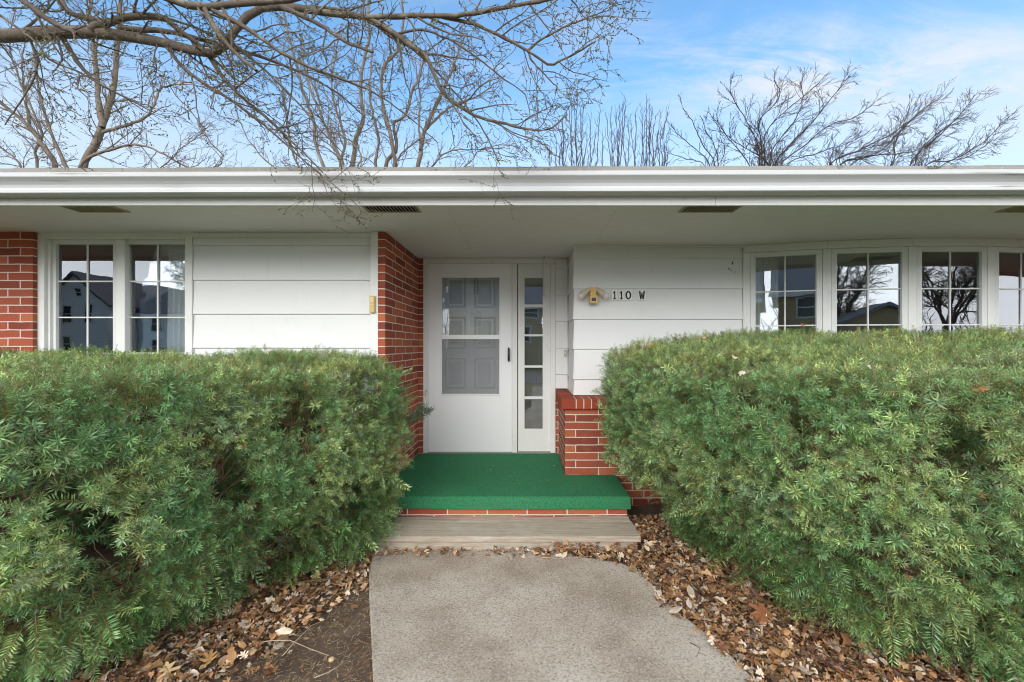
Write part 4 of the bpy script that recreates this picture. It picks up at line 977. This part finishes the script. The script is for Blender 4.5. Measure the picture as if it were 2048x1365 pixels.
# ------------------------------------------------------------------ trees
class Tree:
    def __init__(s, seed): s.r = np.random.RandomState(seed); s.P = {}; s.buds = []
    def add(s, pts, rad):
        pts = np.asarray(pts, float); s.P.setdefault(len(pts), []).append((pts, np.asarray(rad, float)))
    def limb(s, pts, r0, r1, n=24, wob=.0):
        """smooth a coarse polyline (Catmull-Rom) to n points"""
        p = np.asarray(pts, float); q = np.concatenate([[2 * p[0] - p[1]], p, [2 * p[-1] - p[-2]]]); seg = np.linalg.norm(np.diff(p, axis=0), axis=1); cum = np.concatenate([[0], np.cumsum(seg)]); out = []
        for d in np.linspace(0, cum[-1] - 1e-6, n):
            i = min(np.searchsorted(cum, d, 'right') - 1, len(p) - 2); t = (d - cum[i]) / (seg[i] + 1e-9); a, b, c, e = q[i:i + 4]
            out.append(.5 * (2 * b + (c - a) * t + (2 * a - 5 * b + 4 * c - e) * t * t + (3 * b - a - 3 * c + e) * t ** 3))
        out = np.array(out); out[1:-1] += s.r.randn(n - 2, 3) * wob
        rad = r0 + (r1 - r0) * np.linspace(0, 1, n) ** .9; rad = rad * (1 + .06 * s.r.randn(n)); s.add(out, rad); return out, rad
    def sprout(s, pts, rad, spacing, lmin, lmax, ang, trop, levels, rmul, rmin, start=.1, curl=.16, bud=0, shrink=.5, npt=7, flatten=1.0, taper=True):
        r = s.r; seg = np.linalg.norm(np.diff(pts, axis=0), axis=1); cum = np.concatenate([[0], np.cumsum(seg)]); tot = cum[-1]; d = tot * start + r.uniform(0, spacing); k = 0
        while d < tot:
            i = min(np.searchsorted(cum, d, 'right') - 1, len(pts) - 2); t = (d - cum[i]) / (seg[i] + 1e-9); p0 = pts[i] + (pts[i + 1] - pts[i]) * t; tv = (pts[i + 1] - pts[i]) / (seg[i] + 1e-9)
            side = r.randn(3); side[1] *= flatten; side -= tv * side.dot(tv); side /= np.linalg.norm(side) + 1e-9; a = R(r.uniform(*ang)); dv = tv * math.cos(a) + side * math.sin(a)
            L = r.uniform(lmin, lmax) * ((1 - .45 * d / tot) if taper else 1); rr_0 = max(min(rad[i] * rmul, L * .02 + rmin), rmin); q = [p0]; step_ = L / (npt - 1)
            for j in range(npt - 1):
                dv = dv + r.randn(3) * curl + np.asarray(trop) * (.5 + .5 * j / npt); dv /= np.linalg.norm(dv); q.append(q[-1] + dv * step_)
            q = np.array(q); rq = np.linspace(rr_0, max(rmin * .75, rr_0 * .35), npt); s.add(q, rq)
            if bud and levels <= 1:
                for j in range(1, npt):
                    if r.uniform() < bud: s.buds.append((q[j], (q[j] - q[j - 1]) / step_ + r.randn(3) * .5))
            if levels > 0: s.sprout(q, rq, spacing * .72, lmin * shrink, lmax * shrink, ang, trop, levels - 1, rmul * .9, rmin, .12, curl, bud, shrink, npt, flatten, taper)
            d += spacing * r.uniform(.5, 1.5); k += 1
    def mesh(s, k=5):
        Vs, Fs = [], []; b = 0
        for n, L in s.P.items():
            V, Fc = tubes(np.array([a for a, _ in L]), np.array([c for _, c in L]), k); Vs.append(V); Fs.append(Fc + b); b += len(V)
        return np.concatenate(Vs), np.concatenate(Fs)
def buds_mesh(buds, size, seed, cols):
    r = np.random.RandomState(seed); p = np.array([b[0] for b in buds]); d = np.array([b[1] for b in buds]); n = len(p); Rm = rot_to(d, r.uniform(0, 6.28, n)); sz = size * r.uniform(.6, 1.4, n)
    T = np.array([(0, 0, 0), (.3, 0, .4), (-.15, .26, .4), (-.15, -.26, .4), (0, 0, 1.15)]); Fc = np.array([(0, 2, 1), (0, 3, 2), (0, 1, 3), (4, 1, 2), (4, 2, 3), (4, 3, 1)])
    V = np.einsum('nij,vj->nvi', Rm, T) * sz[:, None, None] + p[:, None]; c = np.array(cols)[r.randint(0, len(cols), n)] * r.uniform(.7, 1.2, (n, 1))
    return V.reshape(-1, 3), (Fc[None] + (np.arange(n) * 5)[:, None, None]).reshape(-1, 3), np.repeat(c, 5, 0)
# the near tree: its trunk stands left of the picture, its limbs cross overhead
def near_tree():
    T = Tree(42); TB = Tree(43)
    def path(pix, d0, d1): n = len(pix); return [P(u, v, d0 + (d1 - d0) * i / (n - 1)) for i, (u, v) in enumerate(pix)]
    root = empty('budding_tree', (-6.2, 2.3, 0), 'budding tree reaching bare grey limbs over the eave from the left', 'tree')
    trunk = [(-6.25, 2.25, -.1), (-6.22, 2.24, .6), (-6.15, 2.22, 1.5), (-6.08, 2.2, 2.3), (-6.0, 2.15, 3.3), (-6.0, 2.0, 4.6), (-6.1, 1.8, 6.5)]
    TB.limb(trunk, .17, .07, 24)
    limbs = []
    main = [(-6.08, 2.2, 2.3), (-5.0, 2.3, 2.86), (-3.7, 2.42, 3.16)] + path([(0, 72), (120, 65), (205, 67), (308, 82), (376, 99), (432, 107), (455, 82), (475, 55), (500, 28), (525, 17), (581, 15), (664, 28), (735, 35), (780, 61), (810, 84), (851, 111)], 2.45, 2.42)
    limbs.append(T.limb(main, .062, .013, 60))
    def L(pix, d0, d1, w0, w1, n=28, wob=.0015):
        s0 = F / d0 * 2; limbs.append(T.limb(path(pix, d0, d1), w0 / s0, w1 / s0, n, wob))
    L([(851, 111), (874, 161), (890, 190), (948, 231), (1000, 246), (1061, 260), (1100, 258), (1135, 229)], 2.42, 2.4, 9, 3)
    L([(-700, -420), (-300, -220), (100, -90), (335, -2), (410, 15), (495, 5), (580, 0), (680, -30)], 2.2, 2.3, 24, 11)
    L([(735, 35), (800, 33), (877, 32), (930, 30), (1019, 13), (1080, 2), (1230, -20)], 2.42, 2.3, 11, 5)
    L([(877, 32), (920, 42), (948, 48), (987, 65), (1055, 102), (1097, 129), (1130, 118), (1190, 84)], 2.4, 2.35, 8, 3)
    L([(1055, 102), (1085, 78), (1132, 53), (1165, 40), (1212, 22)], 2.38, 2.36, 5, 2)
    L([(1055, 102), (1064, 122), (1090, 150), (1116, 177)], 2.38, 2.38, 4.5, 2)
    L([(34, -8), (70, 20), (103, 44), (154, 68)], 2.3, 2.36, 13, 8)
    L([(113, -10), (143, 27), (205, 43), (235, 46)], 2.6, 2.5, 13, 8)
    L([(-60, 16), (0, 15), (55, 17), (100, 8)], 2.6, 2.6, 4, 2)
    L([(181, 60), (190, 52), (212, 48), (260, 34), (325, 36), (359, 62), (396, 89), (427, 126), (461, 174), (520, 225), (581, 280), (645, 345)], 2.42, 2.5, 15, 3, 40)
    L([(331, 92), (359, 126), (393, 157), (478, 212), (547, 267), (598, 314), (649, 355), (725, 420)], 2.44, 2.52, 8, 2, 36)
    L([(239, 58), (342, 65), (410, 82), (472, 99), (547, 123), (610, 150), (673, 185), (730, 235)], 2.44, 2.6, 11, 2.5, 32)
    L([(410, 18), (437, 68), (478, 113), (513, 142)], 2.25, 2.2, 10, 6, 16)
    L([(424, 20), (478, 48), (564, 106), (615, 133), (664, 152), (729, 177), (780, 206), (830, 245), (874, 284)], 2.26, 2.45, 9, 2, 34)
    L([(126, 75), (143, 106), (171, 143), (205, 171), (260, 200), (310, 226)], 2.45, 2.5, 10, 2, 24)
    L([(-20, 20), (0, 31), (68, 82), (100, 120), (160, 146), (240, 190), (310, 218)], 2.3, 2.45, 6, 2, 28)
    L([(560, 12), (640, 50), (690, 83), (746, 105)], 2.42, 2.3, 10, 5, 18)
    L([(600, 16), (680, 20), (740, 45), (800, 80), (850, 120), (905, 180), (960, 250), (1000, 330)], 2.42, 2.5, 7, 2, 30)
    L([(790, 70), (840, 60), (900, 80), (960, 120), (1010, 160), (1050, 190), (1060, 230)], 2.42, 2.4, 5, 2, 26)
    L([(460, 80), (540, 150), (590, 200), (640, 260), (690, 310)], 2.42, 2.5, 6, 2, 24)
    L([(60, 80), (75, 130), (50, 190), (10, 250)], 2.45, 2.5, 5, 2, 18)
    for pts, rad in limbs:
        thick = rad[0] > .03
        T.sprout(pts, rad, .088, .14, .60, (25, 75), (.035, .0, -.025), 2, .5, .0011, .34 if thick else .12, .19, .7, .5, 7, .8)
    V, Fc = TB.mesh(10); make_obj('trunk', V, Fc, M_BARK, root, smooth=True)
    V, Fc = T.mesh(6); make_obj('branches', V, Fc, M_BARK, root, smooth=True)
    b = [q for q in T.buds if q[0][2] > 0]; V, Fc, Cc = buds_mesh(b, .0105, 3, [(.16, .12, .06), (.22, .20, .08), (.30, .32, .10), (.12, .08, .05)])
    make_obj('buds', V, Fc, M_BUD, root, col=Cc)
    return len(b)
near_tree()
# trees beyond the house
def far_tree(label, base_u, D, stems, mat, seed, spacing, lmin, lmax, trop, lev=2, rmin=.0055, ang=(18, 50), name='bare_tree', wscale=1.0, start=.28, flatten=1.0, curl=.17):
    T = Tree(seed); TB = Tree(seed + 500); r = T.r; bx = (base_u - UC) / F * D; root = empty(name, (bx, D, 0), label, 'tree', 'bare trees behind the house')
    fork = np.array([bx, D, E + (VC - 430) / F * D])
    TB.limb([(bx, D, -.2), (bx + .05, D, fork[2] * .5), tuple(fork)], .20, .15, 12)
    for i, (pix, w0, w1) in enumerate(stems):
        dd = D + r.uniform(-.6, .6); s2 = F / D * 2; n = len(pix); drift = r.uniform(-.8, .8)
        if pix[0][1] >= 325:
            pts = [tuple(fork)] + [P(u, v, dd + drift * j / n) for j, (u, v) in enumerate(pix)]
        else: pts = [P(u, v, dd + drift * j / n) for j, (u, v) in enumerate(pix)]
        pts, rad = T.limb(pts, w0 / s2 * wscale, w1 / s2 * wscale, 30, .012)
        T.sprout(pts, rad, spacing, lmin, lmax, ang, trop, lev, .55, rmin, start, curl, 0, .5, 7, flatten)
    V, Fc = TB.mesh(9); make_obj('trunk', V, Fc, mat, root, smooth=True); V, Fc = T.mesh(5); make_obj('branches', V, Fc, mat, root, smooth=True)
far_tree('bare tree with a thick leaning trunk behind the left roof', 170, 14, [
    ([(165, 342), (190, 290), (205, 252), (225, 190), (235, 100), (240, 20), (250, -60)], 22, 6), ([(205, 255), (195, 180), (188, 100), (180, 20), (190, -50)], 14, 4),
    ([(160, 335), (225, 298), (275, 290), (320, 305), (380, 337), (430, 335)], 8, 3), ([(205, 265), (270, 245), (300, 225), (320, 180), (335, 172), (385, 165)], 8, 3), ([(135, 340), (100, 262), (90, 225), (78, 180), (70, 120)], 12, 3),
    ([(435, 335), (420, 285), (385, 225), (355, 195), (335, 160)], 5, 2), ([(320, 338), (360, 300), (410, 262)], 4, 2)], M_BARK2, 61, .25, .5, 1.7, (0, 0, .02), 2, .0050, (18, 50), 'bare_tree', .84)
far_tree('bare tree at the left picture edge behind the roof', 60, 16, [
    ([(110, 342), (85, 290), (60, 255), (0, 205), (-60, 150)], 14, 5), ([(45, 342), (20, 310), (-10, 290), (-60, 270)], 6, 3), ([(75, 340), (70, 300), (85, 270), (40, 160), (20, 90), (30, 20)], 8, 2), ([(60, 255), (50, 190), (45, 120), (60, 60)], 7, 2)], M_BARK2, 62, .25, .5, 1.7, (0, 0, .02), 2, .0050, (18, 50), 'bare_tree', .84)
far_tree('multi stemmed bare tree behind the roof left of centre', 690, 15, [
    ([(648, 338), (632, 290), (626, 239), (606, 184), (590, 120), (570, 40), (560, -30)], 10, 4), ([(687, 338), (658, 268), (632, 206), (612, 150), (600, 70)], 10, 3), ([(703, 338), (713, 277), (726, 245), (721, 171), (729, 113), (739, 65), (735, -30)], 14, 4),
    ([(715, 336), (722, 310), (703, 284), (684, 271), (655, 262)], 6, 2), ([(680, 338), (690, 280), (670, 215), (665, 150), (680, 60)], 9, 3), ([(548, 335), (505, 290), (490, 265), (480, 245), (452, 236)], 5, 2), ([(600, 338), (575, 250), (565, 180), (540, 90)], 7, 2)], M_BARK2, 63, .25, .45, 1.5, (0, 0, .04), 2, .0050, (18, 50), 'bare_tree', .84)
far_tree('bare tree with crooked upright limbs behind the roof above the door', 790, 17, [
    ([(752, 338), (758, 281), (745, 226), (739, 181), (745, 90)], 9, 3), ([(790, 336), (781, 268), (764, 206), (766, 135), (793, 106), (806, 48), (800, -30)], 12, 4), ([(771, 336), (793, 297), (787, 248), (810, 232), (826, 177), (839, 155), (850, 100)], 12, 4),
    ([(835, 334), (845, 274), (874, 206), (890, 174), (910, 122), (930, 70)], 15, 4), ([(865, 332), (900, 303), (948, 300), (1010, 295)], 6, 2), ([(790, 330), (830, 285), (850, 275)], 6, 3), ([(850, 260), (900, 215), (960, 190), (1010, 150)], 7, 2), ([(930, 334), (960, 300), (1010, 290), (1040, 297)], 4, 2), ([(840, 300), (838, 240), (840, 200), (830, 120)], 6, 2)], M_BARK2, 64, .25, .45, 1.4, (0, 0, .04), 2, .0050, (18, 50), 'bare_tree', .84)
def shoots(label, base_u, fan, seed):
    far_tree(label, base_u, 19, [([(base_u + (u - base_u) * .80 + ((u * 7 + v * 3) % 13 - 6), 338), (base_u + (u - base_u) * .88 + ((u * 7 + v * 3) % 9 - 4), 285), (u, v)], 2.8, 1.1) for u, v in fan], M_BARK3, seed, .20, .2, .8, (0, 0, .12), 1, .0050, (10, 32), 'upright_shrub_tree', .8, .15, 1.0, .10)
shoots('clump of thin upright bare shoots behind the roof right of the near tree', 1150, [(1098, 285), (1105, 262), (1115, 245), (1125, 232), (1138, 212), (1143, 205), (1148, 198), (1155, 194), (1160, 212), (1168, 206), (1182, 235), (1200, 205), (1118, 300), (1190, 262), (1130, 285), (1172, 265)], 71)
shoots('small clump of thin bare shoots between two wider clumps', 1228, [(1205, 270), (1214, 235), (1222, 225), (1232, 218), (1238, 212), (1246, 205), (1252, 202), (1258, 235), (1226, 265), (1243, 250)], 72)
shoots('clump of thin bare shoots leaning right beside the spreading tree', 1278, [(1262, 240), (1272, 222), (1284, 210), (1293, 192), (1298, 205), (1305, 222), (1312, 230), (1322, 225), (1336, 222), (1340, 255), (1290, 240), (1300, 250), (1318, 262), (1345, 282), (1332, 240)], 73)
far_tree('dark bare spreading tree behind the right roof, tallest of that side', 1535, 17, [
    ([(1520, 334), (1518, 295), (1500, 255), (1480, 220), (1455, 178)], 6, 2), ([(1525, 334), (1522, 280), (1520, 240), (1560, 195), (1548, 160)], 6, 2), ([(1540, 334), (1545, 300), (1590, 240), (1605, 200), (1600, 165)], 6, 2), ([(1550, 332), (1580, 290), (1620, 250), (1660, 200), (1700, 152)], 7, 2),
    ([(1560, 334), (1610, 290), (1660, 250), (1710, 235), (1750, 205)], 6, 2), ([(1500, 334), (1460, 280), (1440, 250), (1425, 235)], 5, 2), ([(1540, 334), (1480, 290), (1440, 262)], 5, 2), ([(1570, 334), (1640, 305), (1700, 285), (1740, 262)], 5, 2), ([(1530, 330), (1535, 260), (1610, 190), (1640, 165)], 5, 2)], M_BARK3, 65, .23, .5, 1.5, (.03, 0, .05), 2, .0058, (18, 48), 'bare_tree', .60, .10, 1.0, .08)
far_tree('small bare tree between the upright shoots and the spreading tree', 1420, 18, [([(1430, 334), (1405, 290), (1385, 245), (1365, 216)], 4, 1.5), ([(1420, 334), (1392, 300), (1362, 275), (1345, 255)], 3.5, 1.5), ([(1412, 336), (1372, 318), (1335, 305)], 3, 1.2), ([(1436, 334), (1428, 290), (1412, 262), (1405, 240)], 3.5, 1.5), ([(1440, 334), (1450, 300), (1440, 275)], 3, 1.2)],
    M_BARK3, 68, .25, .35, 1.0, (0, 0, .05), 2, .0055, (16, 42), 'bare_tree', .8, .1, 1.0, .10)
far_tree('dark bare tree leaning right behind the roof above the bow window', 1690, 18, [
    ([(1660, 334), (1720, 300), (1780, 270), (1830, 235), (1885, 190)], 6, 2), ([(1680, 334), (1740, 312), (1800, 308), (1840, 300)], 7, 2), ([(1780, 334), (1790, 290), (1810, 240), (1820, 215)], 6, 2), ([(1700, 334), (1765, 300), (1800, 262), (1850, 215)], 5, 2)], M_BARK3, 66, .24, .6, 1.7, (.05, 0, .04), 2, .0058, (18, 48), 'bare_tree', .60, .10, 1.0, .08)
far_tree('low dark bare tree at the far right, branches sweeping right', 1840, 18, [
    ([(1820, 334), (1870, 280), (1920, 230), (1950, 190)], 5, 2), ([(1850, 334), (1900, 322), (1960, 290), (2012, 240)], 5, 2), ([(1880, 336), (1940, 312), (1985, 280)], 4, 2), ([(1830, 330), (1850, 290), (1905, 245), (1930, 228)], 4, 2)], M_BARK3, 67, .24, .6, 1.7, (.06, 0, .04), 2, .0058, (18, 48), 'bare_tree', .60, .10, 1.0, .08)

# ------------------------------------------------------------------ across the street (seen mirrored in the panes)
def simple_house(name, label, x0, x1, y0, y1, hw, ridge, wallc, roofc, axis, wins, trimc=(.75, .75, .74)):
    root = empty(name, ((x0 + x1) / 2, y1, 0), label, 'house')
    t = MT(name + '_siding', .7, .3); w = t.N.new('ShaderNodeTexWave'); w.bands_direction = 'Z'; t.L.new(t.geo.outputs['Position'], w.inputs[0]); w.inputs['Scale'].default_value = 1.6; w.wave_profile = 'SAW'
    t.color(t.mix(w.outputs['Fac'], tuple(c * .85 for c in wallc), wallc)); t.bump(w.outputs['Fac'], .4, .02)
    mw = MB().box(x0, x1, y0, y1, -.1, hw); mr = MB(); o = .4
    if axis == 'x':
        ym = (y0 + y1) / 2; mw.add([(x, y, z) for x in (x0, x1) for y, z in ((y0, hw), (y1, hw), (ym, ridge))], [(0, 1, 2), (5, 4, 3), (0, 3, 4, 1), (1, 4, 5, 2), (2, 5, 3, 0)])
        sl = (ridge - hw) / (ym - y0)
        for sy, ye in ((-1, y0), (1, y1)):
            a = (ye + sy * o, hw - sl * o); mr.extrude_x([a, (ym, ridge + .02), (ym, ridge + .2), (a[0], a[1] + .18)], x0 - o, x1 + o)
    else:
        xm = (x0 + x1) / 2; sl = (ridge - hw) / (xm - x0); mw.add([(x, y, z) for y in (y0, y1) for x, z in ((x0, hw), (x1, hw), (xm, ridge))], [(2, 1, 0), (3, 4, 5), (0, 1, 4, 3), (1, 2, 5, 4), (2, 0, 3, 5)])
        for sx, xe in ((-1, x0), (1, x1)):
            a = (xe + sx * o, hw - sl * o); mr.extrude_y([a, (xm, ridge + .02), (xm, ridge + .2), (a[0], a[1] + .18)], y0 - o, y1 + o)
    mw.build('wall', t.m, root); mr.build('roof', plain(name + '_shingles', roofc, .9, .1, .25, 3, .5), root)
    tr = plain(name + '_trim', trimc, .6, .3)
    m = MB().box(x0 - .42, x1 + .42, y1 + .38, y1 + .46, hw - .35, hw - .12) if axis == 'x' else None
    if m: m.build('eave_board', tr, root)
    for wx, wz, ww, wh in wins:
        f = MB(); frame_rect(f, (wx - ww / 2, y1, wz), (1, 0, 0), (0, 0, 1), (0, 1, 0), ww, wh, .12, -.02, .06); fo = f.build('window', tr, root)
        MB().box(wx - ww / 2 + .12, wx + ww / 2 - .12, y1 + .005, y1 + .02, wz + .12, wz + wh - .12).build('pane', M_PANE, fo)
        MB().box(wx - ww / 2 + .12, wx + ww / 2 - .12, y1 + .021, y1 + .045, wz + wh / 2 - .03, wz + wh / 2 + .03).build('sash_bar', tr, fo)
    return root
M_PANE = plain('dark_pane', (.03, .035, .045), .08, .5)
simple_house('tan_house', 'two storey tan house with a grey roof reflected in the sidelight', -5.5, 1.1, -31, -21, 4.3, 6.8, (.56, .42, .24), (.24, .245, .26), 'x',
             [(-3.6, 2.6, 1.1, 1.3), (.25, 3.3, 1.3, .8), (-.1, 1.6, .8, 1.2), (-3.6, .5, 1.1, 1.3), (-1.6, .1, 1.0, 2.1)])
simple_house('tan_house', 'wide tan house with a grey roof reflected in the first bow pane', 2.3, 9.6, -33, -23, 4.8, 8.2, (.56, .40, .22), (.25, .255, .27), 'x',
             [(3.95, 3.1, 1.35, 1.35), (7.2, 3.1, 1.3, 1.35), (4.0, .6, 1.4, 1.3), (7.2, .6, 1.4, 1.3)])
simple_house('tan_garage', 'low tan gabled garage beside the tan house', 11.2, 18, -30, -23, 2.3, 3.8, (.52, .38, .22), (.25, .25, .26), 'y', [(14.6, .3, 2.6, 1.9)])
simple_house('white_farmhouse', 'tall white gabled farmhouse reflected in the left window', -39.5, -34.3, -38, -28, 4.9, 7.2, (.92, .93, .95), (.17, .17, .18), 'y', [(-37.8, 3.2, .9, 1.6), (-35.9, 3.2, .9, 1.6), (-37.8, .7, .9, 1.6), (-36.9, 5.4, .7, .9)])
simple_house('white_farmhouse_wing', 'white side wing with a dark roof beside the gabled farmhouse', -34.2, -26.5, -38, -30.5, 4.3, 6.6, (.92, .93, .95), (.15, .15, .16), 'x', [(-32.5, 2.6, .9, 1.4), (-29.5, 2.6, .9, 1.4), (-32.5, .6, .9, 1.4)])
def street_tree(label, x, y, h, seed, mat, lean=0.0, rmin=.012, nl=7):
    T = Tree(seed); TB = Tree(seed + 900); r = T.r; root = empty('bare_tree', (x, y, 0), label, 'tree', 'bare trees across the street'); f = h * .26
    TB.limb([(x, y, -.2), (x + .05, y, f * .5), (x + lean * .2, y, f)], h * .028, h * .022, 10)
    for i in range(nl):
        a = 6.28 * i / nl + r.uniform(-.3, .3); sp = r.uniform(.22, .45) * h; top = h * r.uniform(.72, 1.0)
        pts = [(x + lean * .2, y, f - .1), (x + math.cos(a) * sp * .35 + lean * .4, y + math.sin(a) * sp * .35, f + (top - f) * .35), (x + math.cos(a) * sp * .75 + lean * .8, y + math.sin(a) * sp * .75, f + (top - f) * .75), (x + math.cos(a) * sp + lean, y + math.sin(a) * sp, top)]
        p, rad = T.limb(pts, h * .0105, h * .002, 24, .03); T.sprout(p, rad, h * .026, h * .08, h * .24, (20, 55), (0, 0, .0), 2, .5, rmin, .15, .18, 0, .5, 6)
    V, Fc = TB.mesh(9); make_obj('trunk', V, Fc, mat, root, smooth=True); V, Fc = T.mesh(4); make_obj('branches', V, Fc, mat, root)
for i, (x, y, h, lean, lb) in enumerate(((13.5, -27, 9.5, 0, 'bare forked tree above the garage reflected in the second bow pane'), (26, -19, 10, 0, 'broad dark bare tree reflected in the third bow pane'), (36, -24, 10, 1, 'bare tree reflected in the outermost bow pane'),
                                         (-24, -27, 8.5, -1, 'bare tree right of the white farmhouse'), (-41, -24, 10, 0, 'bare tree left of the white farmhouse'), (-8, -24, 9, 0, 'bare tree beside the tan house'), (-16, -30, 7.5, 0, 'smaller bare tree between the white and tan houses'))):
    street_tree(lb, x, y, h, 200 + i, M_BARK2, lean)
def far_wood():
    T = Tree(300); r = T.r
    for x in np.arange(-120, 120, 2.2):
        y = -62 + r.uniform(-6, 6); h = r.uniform(4.5, 8)
        for k in range(4):
            pts, rad = T.limb([(x, y, -.2), (x + r.uniform(-.6, .6), y, h * .5), (x + r.uniform(-2, 2), y + r.uniform(-1, 1), h)], .10, .03, 8, .05); T.sprout(pts, rad, .8, .6, 2.0, (20, 50), (0, 0, .05), 0, .5, .03, .1, .15, 0, .5, 5)
    V, Fc = T.mesh(3); o = make_obj('distant_wood', V, Fc, M_BARK3); tag(o, kind='stuff')
far_wood()
